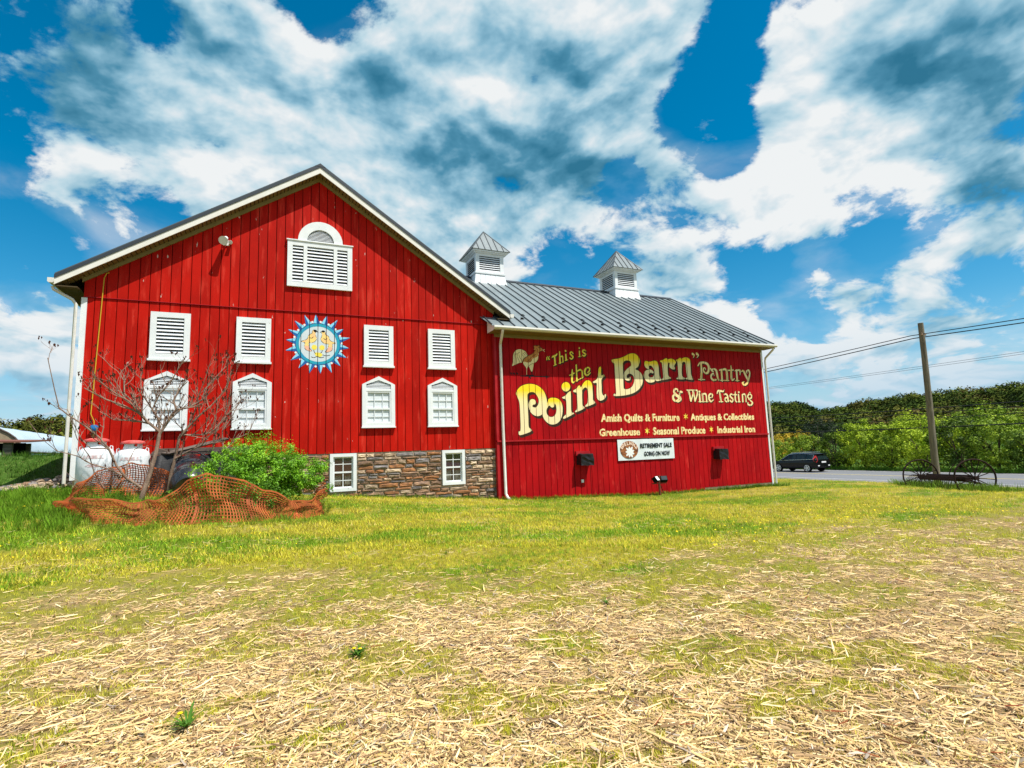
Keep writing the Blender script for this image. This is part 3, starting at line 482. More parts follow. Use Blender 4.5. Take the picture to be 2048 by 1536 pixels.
ROOSTER=[('outline',[['P',[(6.599,4.621),(6.643,4.77),(6.658,5.02),(6.713,5.14),(6.799,5.231),(6.907,5.266),(7.024,5.267),(7.129,5.23),(7.2,5.182),(7.263,5.061),(7.418,5.096),(7.513,5.175),(7.567,5.24),(7.494,5.278),(7.542,5.333),(7.487,5.382),(7.582,5.439),(7.662,5.427),(7.744,5.452),(7.804,5.387),(7.922,5.309),(7.92,5.256),(7.801,5.198),(7.724,5.153),(7.713,5.048),(7.696,4.922),(7.622,4.811),(7.51,4.739),(7.434,4.427),(7.387,4.405),(7.289,4.608),(7.243,4.591),(7.2,4.513),(7.137,4.613),(7.083,4.673),(7.048,4.774),(7.056,4.826),(7.025,4.758),(6.919,4.739),(6.805,4.684),(6.705,4.655)]]]),('cream',[['P',[(6.616,4.637),(6.66,4.77),(6.675,5.015),(6.723,5.13),(6.804,5.215),(6.906,5.251),(7.018,5.251),(7.117,5.214),(7.183,5.171),(7.245,5.039),(7.163,4.974),(7.07,4.898),(7.02,4.773),(6.92,4.759),(6.806,4.704),(6.706,4.67),(6.638,4.632)]]]),('cream',[['P',[(7.065,4.775),(7.157,4.83),(7.268,4.792),(7.395,4.838),(7.457,4.944),(7.62,5.013),(7.691,5.058),(7.679,4.932),(7.611,4.826),(7.494,4.749),(7.477,4.635),(7.4,4.426),(7.295,4.629),(7.238,4.606),(7.201,4.533),(7.149,4.624),(7.095,4.684)]]]),('brown',[['P',[(7.072,4.796),(7.092,4.868),(7.162,4.943),(7.278,5.02),(7.417,5.077),(7.524,5.165),(7.584,5.241),(7.657,5.328),(7.797,5.355),(7.888,5.307),(7.897,5.265),(7.791,5.219),(7.707,5.163),(7.691,5.058),(7.619,4.992),(7.456,4.923),(7.394,4.818),(7.268,4.772),(7.134,4.798)]]]),('brown',[['P',[(7.51,5.383),(7.581,5.423),(7.66,5.401),(7.743,5.436),(7.781,5.386),(7.681,5.35),(7.585,5.262),(7.517,5.279),(7.56,5.333)]]]),('black',[['S',[(6.946,5.15,0.007),(6.855,5.084,0.007),(6.839,4.961,0.0069),(6.89,4.861,0.007),(6.92,4.77,0.007)]]]),('black',[['S',[(6.811,5.113,0.007),(6.774,4.999,0.0069),(6.801,4.857,0.0069),(6.801,4.714,0.0069)]]]),('black',[['S',[(6.744,5.1,0.0069),(6.717,4.976,0.0069),(6.706,4.691,0.0069)]]]),('black',[['S',[(6.919,5.026,0.007),(6.938,4.944,0.007),(7.001,4.855,0.007),(7.004,4.773,0.007)]]]),('black',[['S',[(7.01,5.07,0.007),(7.086,5.012,0.007),(7.094,4.93,0.007),(7.076,4.888,0.007)]]]),('black',[['S',[(7.057,5.124,0.007),(7.144,5.056,0.007),(7.141,4.973,0.007)]]]),('black',[['S',[(7.126,5.158,0.007),(7.191,5.099,0.007),(7.211,5.038,0.007)]]]),('black',[['S',[(7.224,4.801,0.007),(7.317,4.877,0.007),(7.413,4.984,0.0071)]]]),('black',[['S',[(7.268,4.772,0.007),(7.384,4.838,0.0071),(7.409,4.901,0.0071)]]]),('black',[['S',[(7.273,4.628,0.007),(7.378,4.714,0.0071),(7.494,4.749,0.0071)]]]),('black',[['S',[(7.437,5.006,0.0071),(7.53,5.051,0.0071),(7.625,5.117,0.0071)]]]),('black',[['S',[(7.634,5.326,0.0072),(7.683,5.266,0.0072),(7.649,5.16,0.0071)]]]),('cream',[['S',[(7.98,5.296,0.0089),(7.906,5.266,0.0089),(7.971,5.218,0.0089)]]]),('cream',[['S',[(7.698,5.204,0.0132),(7.701,5.079,0.0132)]]]),('cream',[['S',[(7.199,4.543,0.0086),(7.19,4.318,0.0086)]]]),('black',[['S',[(7.398,4.436,0.0162),(7.417,4.314,0.0162)]]]),('black',[['S',[(7.8,5.303,0.0166),(7.806,5.299,0.0166)]]]),('black',[['S',[(6.95,4.271,0.016),(8.0,4.267,0.0165)]]]),('black',[['S',[(6.508,4.371,0.0105),(6.562,4.362,0.0211),(6.604,4.318,0.0132)]]]),('black',[['S',[(6.639,4.374,0.0132),(6.682,4.35,0.0264),(6.73,4.316,0.0106)]]]),('black',[['S',[(6.76,4.378,0.0159),(6.803,4.353,0.0265),(6.846,4.324,0.0106)]]]),('black',[['S',[(7.179,4.287,0.0268),(7.462,4.289,0.0298)]]]),('black',[['S',[(7.28,4.269,0.0269),(7.344,4.194,0.0189)]]]),('black',[['P',[(7.965,4.37),(8.013,4.298),(8.152,4.265),(8.034,4.236),(7.979,4.188),(7.988,4.256),(7.979,4.297)]]])]
ROWS=[('Amish Quilts & Furniture', 10.303, 14.169, 2.585, 0.309), ('Antiques & Collectibles', 14.759, 18.435, 2.592, 0.294), ('Greenhouse', 10.198, 12.107, 2.033, 0.295), ('Seasonal Produce', 12.752, 15.526, 2.034, 0.31), ('Industrial Iron', 16.203, 18.426, 2.037, 0.299)]
STARS=[[14.505, 2.75], [12.464, 2.18], [15.85, 2.186]]
LIMBS = {'trunkA': [(-3.94, 0.68), (-3.87, 1.03), (-3.78, 1.36), (-3.68, 1.86), (-3.64, 2.26)], 'a1': [(-3.64, 2.26), (-3.49, 2.54), (-3.33, 2.83), (-3.39, 3.04), (-3.3, 3.3), (-3.13, 3.51)], 'a2': [(-3.33, 2.83), (-3.08, 2.89), (-2.83, 3.07), (-2.76, 3.37), (-2.56, 3.65), (-2.28, 4.02)], 'a3': [(-3.64, 2.32), (-3.85, 2.52), (-4.0, 2.72), (-4.34, 2.92), (-4.69, 3.06), (-5.04, 3.29)], 'a4': [(-4.0, 2.72), (-4.21, 3.0), (-4.45, 3.17), (-4.64, 3.34), (-4.83, 3.56)], 'a5': [(-3.85, 2.52), (-4.19, 2.58), (-4.56, 2.61), (-4.88, 2.83)], 'a6': [(-3.64, 2.32), (-3.66, 2.6), (-3.79, 2.83), (-3.66, 3.18), (-3.43, 3.51), (-3.17, 4.05)], 'a7': [(-4.01, 2.83), (-4.35, 3.2), (-4.39, 3.51), (-4.54, 3.74)], 'a8': [(-3.79, 2.83), (-4.05, 3.23), (-4.11, 3.58), (-4.12, 3.87)], 'trunkB': [(-3.48, 0.9), (-3.44, 1.29), (-3.36, 1.68), (-3.28, 2.19)], 'b1': [(-3.28, 2.19), (-3.11, 2.42), (-2.87, 2.71), (-2.62, 2.95), (-2.29, 3.38), (-2.2, 3.84)], 'b2': [(-3.28, 2.25), (-2.86, 2.24), (-2.6, 2.3), (-2.45, 2.53), (-2.22, 2.83), (-1.98, 2.89)], 'b3': [(-2.87, 2.71), (-2.91, 3.13), (-2.77, 3.52), (-2.6, 4.13)], 'b4': [(-3.36, 1.68), (-3.09, 1.84), (-2.8, 1.98), (-2.6, 2.24), (-2.51, 2.65), (-2.39, 3.23)], 'l1': [(-3.93, 1.06), (-4.22, 1.3), (-4.39, 1.58), (-4.53, 1.95), (-4.7, 2.2), (-4.95, 2.45), (-5.25, 2.7), (-5.37, 2.83), (-5.45, 3.22), (-5.58, 3.87)], 'l2': [(-4.27, 1.36), (-4.5, 1.51), (-4.78, 1.63), (-4.99, 1.8), (-5.32, 1.92), (-5.52, 2.14)], 'l3': [(-4.53, 1.95), (-4.84, 1.96), (-5.03, 2.18), (-5.23, 2.59), (-5.33, 2.83)], 'l4': [(-4.22, 1.3), (-4.21, 1.6), (-4.11, 1.93), (-3.83, 2.01), (-3.49, 1.86)], 'l5': [(-4.64, 1.08), (-4.81, 1.41), (-4.9, 1.79), (-5.12, 2.18), (-5.25, 2.62)], 'c1': [(-2.61, 1.92), (-2.6, 2.18), (-2.45, 2.59), (-2.28, 2.95), (-2.22, 3.62)], 'c2': [(-2.38, 1.88), (-2.42, 2.35), (-2.22, 2.71), (-1.99, 3.23)], 'c3': [(-2.33, 1.88), (-2.07, 2.17), (-1.83, 2.28), (-1.65, 2.71)]}

# ================================================================== setting
def axis(a, b, step, far):
    core = np.arange(a, b + 1e-6, step); out = []; d = step; x = b
    while x < far: d *= 1.35; x += d; out.append(x)
    lo = []; d = step; x = a
    while x > -far: d *= 1.35; x -= d; lo.append(x)
    return np.array(lo[::-1] + list(core) + out)
gx = np.concatenate([axis(-14, 32, 0.25, 1800)]); gy = axis(-18, 8, 0.25, 1800)
gx = np.unique(np.concatenate([gx, [33.0, 45.0, 46.0]]))
GX, GY = np.meshgrid(gx, gy, indexing='ij'); GZ = H(GX, GY)
GZ = np.where((GX > 32.4) & (GX < 60), -1.2, GZ)
V = np.stack([GX, GY, GZ], -1).reshape(-1, 3); nx_, ny_ = len(gx), len(gy)
I = np.arange(nx_ * ny_).reshape(nx_, ny_)
Fq = np.stack([I[:-1, :-1], I[1:, :-1], I[1:, 1:], I[:-1, 1:]], -1).reshape(-1, 4)
gcol = ground_color(V[:, 0], V[:, 1])
far_ = sst((V[:, 0] - 44.5) / 1.0)[:, None]; gcol = gcol * (1 - far_) + np.array([.07, .15, .015]) * far_
M['ground'] = material('ground_soil_and_turf', (1, 1, 1), 0.95, attr='col', bump=0.8, bscale=40.0,
                       streak=[((0.05, 0.045, 0.012), (14., 14., 14.), 0.60, 0.72), ((0.42, 0.36, 0.12), (22., 22., 22.), 0.60, 0.72)])
g = put('ground', np_mesh('ground', V, Fq, M['ground'], {'col': ('FLOAT_COLOR', gcol)}, smooth=True)); g['kind'] = 'structure'
# road, shoulders, painted lines
M['asphalt'] = material('worn_asphalt', (0.20, 0.205, 0.22), 0.85, (0.15, 0.155, 0.17), (2., .25, 2.), bump=0.2)
M['shoulder'] = material('pale_road_shoulder', (0.25, 0.23, 0.22), 0.9, (0.19, 0.18, 0.17), (2., .4, 2.), bump=0.2)
M['line'] = material('road_line_paint', (0.74, 0.74, 0.70), 0.6, (0.5, 0.5, 0.48), 9.0)
def sheet(name, x0, x1, z, m, y0=-300, y1=900):
    ys = np.linspace(y0, y1, 40); V = [(x, y, z) for y in ys for x in (x0, x1)]
    F = [(2 * i, 2 * i + 1, 2 * i + 3, 2 * i + 2) for i in range(len(ys) - 1)]
    o = put(name, np_mesh(name, V, F, m)); o['kind'] = 'structure'; return o
sheet('road_shoulder', 32.6, 45.6, -1.192, M['shoulder']); sheet('road', 34.6, 44.9, -1.186, M['asphalt'])
sheet('lane_marking', 34.9, 35.05, -1.181, M['line']); sheet('lane_marking', 44.35, 44.5, -1.181, M['line'])
M['yline'] = material('yellow_road_line_paint', (0.72, 0.58, 0.22), 0.6, (0.5, 0.42, 0.2), 9.0)
sheet('lane_marking', 39.55, 39.67, -1.181, M['yline']); sheet('lane_marking', 39.8, 39.92, -1.181, M['yline'])

# ================================================================== barn
barn = empty('barn', (0, 0, 0), 0, 'red board barn with white louvred windows, hex sign and a lettered lower wing', 'barn')
BW = 0.25; GAP = 0.019
SL = 0.667; RZ = 10.93; OV = 0.42                    # gable roof slope, top of ridge, front overhang
def under(x): return 10.66 - SL * abs(x)             # underside of soffit at the wall
# --- gable wall: vertical boards in two tiers
gw = put('gable_wall', bpy.data.meshes.new('tmp'), barn)
mb = MB(); mb.prism([(-5.98, 1.0), (6.02, 1.0), (6.02, under(6.02)), (0, under(0)), (-5.98, under(5.98))], 0.045, 0.20)
gw.data = np_mesh('gable_wall', mb.v, mb.f, M['groove'])
gable_strips = []
nb = 48
for i in range(nb):
    x0 = -5.99 + i * BW + GAP / 2; x1 = x0 + BW - GAP; jit = random.uniform(-.002, .003)
    for tier in (0, 1):
        z0, z1a, z1b = (1.70, 6.13, 6.13) if tier == 0 else (6.15, under(x0), under(x1))
        z0 += random.uniform(-.008, .008) if tier == 0 else 0
        if z1a < z0 + .02 and z1b < z0 + .02: continue
        z1a = max(z1a, z0 + .01); z1b = max(z1b, z0 + .01); yf = jit - (0.022 if tier else 0)
        if x0 < 0 < x1: pl = [(x0, z0), (x1, z0), (x1, z1b), (0, under(0)), (x0, z1a)] if tier else [(x0, z0), (x1, z0), (x1, z1b), (x0, z1a)]
        else: pl = [(x0, z0), (x1, z0), (x1, z1b), (x0, z1a)]
        b = MB().prism(pl, yf, 0.044).build('board', M['red'], gw)
        if tier == 0: gable_strips.append((x0, x1, yf))
MB().box(-5.99, 6.0, -.034, -.001, 6.135, 6.150).build('drip_strip', M['red_trim'], gw)
# side and back walls, corner boards
b = MB(); b.box(-5.97, -5.85, .21, 12.0, .4, 6.75); b.box(5.90, 6.02, .21, 12.0, -.4, 6.75); b.prism([(-5.98, 0.2), (6.02, 0.2), (6.02, under(6.02)), (0, under(0)), (-5.98, under(5.98))], 12.01, 12.15)
b.build('side_wall', M['red'], barn)
MB().box(-6.03, -5.90, -.03, .12, 1.22, 6.12).build('corner_board', M['white'], barn)
MB().box(-6.045, -5.985, .121, .26, 1.22, 6.12).build('corner_board', M['white'], barn)
# --- stone foundation
fo = MB(); fo.box(-5.98, .385, .03, .30, -.3, 1.695); fo.box(1.205, 3.985, .03, .30, -.5, 1.695); fo.box(4.805, 5.97, .03, .30, -.6, 1.695)
fo.box(.385, 1.205, .03, .30, -.3, .51); fo.box(3.985, 4.805, .03, .30, -.4, .51)
fnd = fo.build('stone_foundation', M['mortar'], barn)
openings = [(.37, 1.22, .50, 1.70), (3.97, 4.82, .50, 1.70)]
stm = [M['stoneA'], M['stoneB'], M['stoneC'], M['stoneD']]
def stone_block(x0, x1, z0, z1, m):
    d = random.uniform(.01, .05); V = []; j = lambda: random.uniform(-.012, .012)
    n = 3; ring = []
    for px, pz in ((x0, z0), ((x0 + x1) / 2, z0), (x1, z0), (x1, (z0 + z1) / 2), (x1, z1), ((x0 + x1) / 2, z1), (x0, z1), (x0, (z0 + z1) / 2)):
        ring.append((px + j(), pz + j()))
    cx, cz = (x0 + x1) / 2, (z0 + z1) / 2; V = [(x, .035, z) for x, z in ring]
    V += [(cx + (x - cx) * .93, -d * .5 + j() * .5, cz + (z - cz) * .86) for x, z in ring]
    V += [(cx + (x - cx) * .6, -d + j(), cz + (z - cz) * .5) for x, z in ring] + [(cx, -d + j(), cz)]
    F = []
    for k in range(8):
        k2 = (k + 1) % 8; F += [(k, k2, 8 + k2, 8 + k), (8 + k, 8 + k2, 16 + k2, 16 + k), (16 + k, 16 + k2, 24)]
    put('stone', np_mesh('stone', V, F, m), fnd)
z = -.35; ns = 0
while z < 1.66:
    h = min(random.choice([.07, .09, .11, .13, .16]), 1.69 - z)
    if h < .04: break
    x = -2.6
    while x < 5.93:
        w = random.uniform(.22, .68); x1 = min(x + w, 5.95); hh = h
        gz = float(H0((x + x1) / 2, 0)) - .08
        segs = [(x, x1)]
        for ox0, ox1, oz0, oz1 in openings:
            if z + h > oz0 and z < oz1:
                ns2 = []
                for a, c in segs:
                    if c <= ox0 or a >= ox1: ns2.append((a, c))
                    else:
                        if a < ox0 - .05: ns2.append((a, ox0))
                        if c > ox1 + .05: ns2.append((ox1, c))
                segs = ns2
        for a, c in segs:
            if c - a < .06 or z + h < gz: continue
            u = random.random(); pale = (a > 4.9 or z < .2) and random.random() < .35
            m = stm[2] if pale else stm[0 if u < .34 else 1 if u < .58 else 2 if u < .78 else 3]
            stone_block(a + .012, c - .012, z + .011, z + h - .011 + random.uniform(-.006, .004), m); ns += 1
        x = x1
    z += h
print('stones', ns)

# --- windows
def frame(mbx, x0, x1, z0, z1, wd, y0, y1, top=True):
    mbx.box(x0, x0 + wd, y0, y1, z0, z1); mbx.box(x1 - wd, x1, y0, y1, z0, z1)
    mbx.box(x0 + wd, x1 - wd, y0 + .002, y1, z0, z0 + wd)
    if top: mbx.box(x0 + wd, x1 - wd, y0 + .002, y1, z1 - wd, z1)
def slats(x0, x1, z0, z1, n, parent, yb, name='slat', m=None):
    p = (z1 - z0) / n; me = None
    for i in range(n):
        zc = z0 + (i + .5) * p
        if me is None:
            b = MB(); w = (x1 - x0); t = .010; hh = p * .31
            b.add([(x0, yb - .060, -hh), (x1, yb - .060, -hh), (x1, yb - .060 + t, -hh - t), (x0, yb - .060 + t, -hh - t), (x0, yb - .012, hh), (x1, yb - .012, hh), (x1, yb - .002, hh - t), (x0, yb - .002, hh - t)],
                  [(0, 1, 5, 4), (3, 7, 6, 2), (0, 3, 2, 1), (4, 5, 6, 7), (0, 4, 7, 3), (1, 2, 6, 5)])
            o = b.build(name, m or M['slat'], parent); me = o.data; o.location.z = zc
        else: put(name, me, parent, (0, 0, zc))
for (x0, x1, z0, z1) in ((-4.43, -3.46, 4.50, 5.84), (-2.28, -1.34, 4.50, 5.84), (1.42, 2.37, 4.50, 5.84), (3.56, 4.51, 4.50, 5.84)):
    w = MB(); frame(w, x0, x1, z0, z1, .15, -.085, -.004); w.box(x0 - .03, x1 + .03, -.115, -.004, z0 - .06, z0 - .002)
    lw = w.build('louvred_window', M['white'], barn)
    MB().box(x0 + .152, x1 - .152, -.012, -.005, z0 + .152, z1 - .152).build('backing', M['black'], lw)
    slats(x0 + .153, x1 - .153, z0 + .152, z1 - .152, 10, lw, -.012)
# arched triple louvre high in the gable
x0, x1, z0, z1 = -.92, 1.04, 6.93, 8.42; xc = .06; YB = -.026
w = MB(); frame(w, x0, x1, z0, z1, .15, -.105, YB); w.box(x0 + .47, x0 + .58, -.103, YB, z0 + .15, z1 - .15); w.box(x1 - .58, x1 - .47, -.103, YB, z0 + .15, z1 - .15)
w.box(x0 - .03, x1 + .03, -.13, YB, z1, z1 + .035)
R1, R2 = .68, .41; zt = z1 + .037
for k in range(16):
    a0, a1 = pi * k / 16, pi * (k + 1) / 16
    w.prism([(xc + R2 * cos(a1), zt + R2 * sin(a1)), (xc + R2 * cos(a0), zt + R2 * sin(a0)), (xc + R1 * cos(a0), zt + R1 * sin(a0)), (xc + R1 * cos(a1), zt + R1 * sin(a1))][::-1], -.10, YB)
aw = w.build('arched_louvred_window', M['white'], barn)
b = MB(); b.box(x0 + .15, x1 - .15, YB - .006, YB - .001, z0 + .15, z1 - .15)
b.prism([(xc + (R2 + .01) * cos(pi * k / 12), zt + (R2 + .01) * sin(pi * k / 12)) for k in range(13)], YB - .006, YB - .001); b.build('backing', M['black'], aw)
slats(x0 + .152, x0 + .469, z0 + .152, z1 - .152, 11, aw, YB - .007); slats(x0 + .582, x1 - .582, z0 + .152, z1 - .152, 11, aw, YB - .007); slats(x1 - .469, x1 - .152, z0 + .152, z1 - .152, 11, aw, YB - .007)
for i in range(9):
    zz = .02 + i * .043; hw = sqrt(max(R2 ** 2 - (zz + .03) ** 2, .001))
    MB().add([(xc - hw, -.075, zt + zz), (xc + hw, -.075, zt + zz), (xc + hw, -.045, zt + zz + .030), (xc - hw, -.045, zt + zz + .030), (xc - hw, -.068, zt + zz - .004), (xc + hw, -.068, zt + zz - .004)],
             [(0, 1, 2, 3), (4, 5, 1, 0), (3, 2, 5, 4)]).build('slat', M['slat'], aw)
# peaked lower windows with blinds
for (x0, x1) in ((-4.50, -3.45), (-2.33, -1.29), (1.36, 2.41), (3.52, 4.56)):
    zb, zs, zp, wd = 2.51, 3.88, 4.15, .13; xm = (x0 + x1) / 2
    w = MB(); w.box(x0, x0 + wd, -.09, -.004, zb, zs); w.box(x1 - wd, x1, -.09, -.004, zb, zs); w.box(x0 + wd, x1 - wd, -.088, -.004, zb, zb + .12); w.box(x0 - .02, x1 + .02, -.11, -.004, zb - .04, zb - .001)
    w.prism([(x0, zs), (xm, zp), (xm, zp - .14), (x0 + wd, zs - .07), (x0 + wd, zs)][::-1], -.09, -.004) if False else None
    w.prism([(x0 + .001, zs + .001), (x0 + wd + .001, zs + .001), (xm, zp - .13), (xm, zp)], -.0895, -.004); w.prism([(xm, zp - .13), (x1 - wd - .001, zs + .001), (x1 - .001, zs + .001), (xm, zp)], -.0895, -.004)
    w.box(x0 + wd, x1 - wd, -.086, -.004, 3.66, 3.73)
    pw = w.build('peaked_window', M['white'], barn)
    MB().prism([(x0 + wd, zb + .12), (x1 - wd, zb + .12), (x1 - wd, zs), (xm, zp - .12), (x0 + wd, zs)], -.012, -.005).build('backing', M['black'], pw)
    for i in range(7):
        zz = 3.735 + i * .045; hw = min((x1 - x0) / 2 - wd, ((zp - .13) - zz - .03) / ((zp - .13 - zs) / ((x1 - x0) / 2 - wd)) if zz + .03 > zs else 9)
        if hw > .05: MB().add([(xm - hw, -.07, zz), (xm + hw, -.07, zz), (xm + hw, -.04, zz + .034), (xm - hw, -.04, zz + .034), (xm - hw, -.062, zz - .004), (xm + hw, -.062, zz - .004)], [(0, 1, 2, 3), (4, 5, 1, 0), (3, 2, 5, 4)]).build('slat', M['slat'], pw)
    a, c = x0 + wd, x1 - wd
    MB().box(a + .04, c - .04, -.022, -.014, zb + .16, 3.655).build('blind', M['blind'], pw)
    s = MB(); frame(s, a, c, zb + .12, 3.66, .045, -.075, -.03); s.box(a + .045, c - .045, -.07, -.03, 3.06, 3.115); s.build('sash', M['white'], pw)
    mu = MB()
    for k in (1, 2):
        xx = a + (c - a) * k / 3; mu.box(xx - .009, xx + .009, -.052, -.036, zb + .165, 3.06); mu.box(xx - .009, xx + .009, -.052, -.036, 3.115, 3.615)
    mu.box(a + .045, c - .045, -.050, -.036, 2.83, 2.848); mu.box(a + .045, c - .045, -.050, -.036, 3.36, 3.378); mu.build('muntin', M['white'], pw)
# basement windows set in the stone
for wi, (x0, x1) in enumerate(((.395, 1.195), (3.995, 4.795))):
    z0, z1, wd = .52, 1.685, .10
    w = MB(); frame(w, x0, x1, z0, z1, wd, -.05, .25); bw = w.build('basement_window', M['white'], barn)
    a, c = x0 + wd, x1 - wd
    s = MB(); frame(s, a + .002, c - .002, z0 + wd + .002, z1 - wd - .002, .04, .02, .06); s.box(a + .042, c - .042, .022, .06, 1.08, 1.13)
    xm = (a + c) / 2; s.box(xm - .011, xm + .011, .03, .045, z0 + .142, 1.08); s.box(xm - .011, xm + .011, .03, .045, 1.13, z1 - .142); s.box(a + .042, c - .042, .031, .045, .84, .862); s.box(a + .042, c - .042, .031, .045, 1.345, 1.367); s.build('sash', M['white'], bw)
    MB().box(a + .03, c - .03, .24, .249, z0 + wd, z1 - wd).build('backing', M['black'], bw)
    for (pa, pb) in ((a + .042, xm - .011), (xm + .011, c - .042)):
        for (pz, pt) in ((z0 + .142, .84), (.862, 1.08), (1.13, 1.345), (1.367, z1 - .142)):
            pass
    # glazing with lace curtain close behind
    gm = M.get('pane') or material('clear_window_pane', (0.8, 0.85, 0.85), 0.05, spec=0.6)
    if 'pane' not in M:
        M['pane'] = gm; t = gm.node_tree; tr = t.nodes.new('ShaderNodeBsdfTransparent'); ms = t.nodes.new('ShaderNodeMixShader'); gl = t.nodes.new('ShaderNodeBsdfGlossy'); gl.inputs['Roughness'].default_value = .03
        ms.inputs[0].default_value = .13; t.links.new(tr.outputs[0], ms.inputs[1]); t.links.new(gl.outputs[0], ms.inputs[2]); t.links.new(ms.outputs[0], t.nodes['Material Output'].inputs[0])
    for (pa, pb) in ((a + .042, xm - .011), (xm + .011, c - .042)):
        for (pz, pt) in ((z0 + .142, .84), (.862, 1.08), (1.13, 1.345), (1.367, z1 - .142)):
            MB().add([(pa, .037, pz), (pb, .037, pz), (pb, .037, pt), (pa, .037, pt)], [(0, 1, 2, 3)]).build('pane', M['pane'], bw)
    cz0 = .72 if wi == 0 else .55
    for (pa, pb) in ((a + .03, xm - .05), (xm + .06, c - .03)):
        n = 22; xs = np.linspace(pa, pb, n); V = [(x, .11 + .018 * sin(k * 1.55), zz) for zz in (cz0, z1 - .12) for k, x in enumerate(xs)]
        F = [(k, k + 1, n + k + 1, n + k) for k in range(n - 1)]; put('curtain', np_mesh('curtain', V, F, M['curtain'], smooth=True), bw)

# --- gable roof: sheets with seams, fascia, soffit
ro = MB()
EX, EZ = 6.52, RZ - SL * 6.52
for sgn in (-1, 1):
    P = [(0, RZ), (sgn * EX, EZ), (sgn * EX, EZ - .10), (0, RZ - .10)]
    if sgn > 0: P = P[::-1]
    ro.prism(P, -OV - .03, 12.6)
M['darksoffit'] = material('shade_darkened_soffit', (0.085, 0.06, 0.03), 0.7)  # soffit colour darkened to carry the shade under the eave
rf = ro.build('gable_roof', M['roof_dark'], barn)
import itertools
for sgn in (-1, 1):
    for k in range(29):
        y = -OV + .0 + k * .45
        V = [(0, y, RZ + .004), (sgn * EX, y, EZ + .004), (0, y + .03, RZ + .004), (sgn * EX, y + .03, EZ + .004), (0, y, RZ + .045), (sgn * EX, y, EZ + .045), (0, y + .03, RZ + .045), (sgn * EX, y + .03, EZ + .045)]
        MB().add(V, [(0, 1, 5, 4), (2, 6, 7, 3), (4, 5, 7, 6), (1, 3, 7, 5), (0, 4, 6, 2)]).build('seam', M['seam'], rf)
for sgn in (-1, 1):
    f = MB(); P = [(0, RZ - .101), (sgn * EX, EZ - .101), (sgn * EX, EZ - .27), (0, RZ - .29)]
    if sgn > 0: P = P[::-1]
    f.prism(P, -OV - .01, -OV + .02); f.build('fascia', M['fascia'], barn)
    # vented soffit strips, joined (a few pixels each)
    s = MB(); n = 62
    for k in range(n):
        xa, xb = sgn * (EX - .02) * k / n, sgn * (EX - .02) * (k + .82) / n
        za, zb_ = RZ - .27 - SL * abs(xa), RZ - .27 - SL * abs(xb)
        V = [(xa, -OV + .021, za), (xb, -OV + .021, zb_), (xb, -.035, zb_), (xa, -.035, za), (xa, -OV + .021, za + .02), (xb, -OV + .021, zb_ + .02), (xb, -.035, zb_ + .02), (xa, -.035, za + .02)]
        s.add(V, [(0, 1, 2, 3), (4, 7, 6, 5), (0, 4, 5, 1), (1, 5, 6, 2), (3, 2, 6, 7), (0, 3, 7, 4)])
    V = [(0, -OV + .021, RZ - .24), (sgn * EX, -OV + .021, EZ - .24), (sgn * EX, .04, EZ - .24), (0, .04, RZ - .24)]
    s.add(V, [(0, 1, 2, 3)], 1)
    so_ = s.build('soffit', [M['soffit'], M['groove']], barn); so_['kind'] = 'stuff'
    t = MB(); P = [(0, RZ - .27), (sgn * (EX - .5), RZ - .27 - SL * (EX - .5)), (sgn * (EX - .5), RZ - .38 - SL * (EX - .5)), (0, RZ - .40)]
    if sgn > 0: P = P[::-1]
    t.prism(P, -.075, -.026); t.build('frieze_board', M['soffit_trim'], barn)
    # boxed eave end and gutter running back along the side
    e_ = MB(); e_.box(min(sgn * 6.03, sgn * 6.5), max(sgn * 6.03, sgn * 6.5), -OV + .021, 12.5, EZ - .30, EZ - .272); e_.build('eave_soffit', M['darksoffit'], barn)
    g_ = MB(); x_ = sgn * 6.58
    prof = [(-.07, .10), (-.07, 0), (-.04, -.03), (.04, -.03), (.07, 0), (.07, .10)]
    V = [(x_ + a, y, EZ - .20 + c) for y in (-OV - .04, 12.5) for a, c in prof]
    g_.add(V, [(i, i + 1, 6 + i + 1, 6 + i) for i in range(5)] + [(5, 4, 3, 2, 1, 0)]); g_.build('gutter', M['gutter'], barn)
MB().add([(-.16, -OV - .035, RZ - .08), (0, -OV - .035, RZ + .03), (.16, -OV - .035, RZ - .08), (-.16, 12.6, RZ - .08), (0, 12.6, RZ + .03), (.16, 12.6, RZ - .08)], [(0, 1, 4, 3), (1, 2, 5, 4), (0, 2, 1)]).build('ridge_cap', M['roof_dark'], barn)
ds = MB(); ds.tube([(-6.58, -.30, 6.30), (-6.56, -.28, 6.22), (-6.2, -.10, 6.02), (-6.13, -.06, 5.9), (-6.13, -.06, 3.0), (-6.13, -.06, 1.15)], .042, 8); ds.build('downspout', M['gutter'], barn, smooth=True)

# --- wing: boards in two tiers
wing = put('wing_wall', np_mesh('wing_wall', *(lambda m: (m.v, m.f))(MB().box(6.05, 19.2, -.155, .05, -1.0, 5.78)), M['groove']), barn)
wing_strips = []; WY = -.2
for i in range(53):
    x0 = 6.02 + i * BW + GAP / 2; x1 = min(x0 + BW - GAP, 19.19)
    if i == 52: x1 = 19.19
    jit = random.uniform(-.002, .002)
    gb = float(H0((x0 + x1) / 2, -.3)) - .12
    if x0 > 15.2: gb = -.22
    elif x0 > 13.5: gb = -.30
    MB().box(x0, x1, WY + jit - .012, -.156, 1.965, 5.78).build('board', M['red_wing'], wing); wing_strips.append((x0, x1, WY + jit - .012))
    MB().box(x0, x1, WY + jit, -.156, gb, 1.90).build('board', M['red_wing'], wing)
MB().box(5.93, 19.22, -.26, -.157, 1.905, 1.96).build('drip_rail', M['red_trim'], wing)
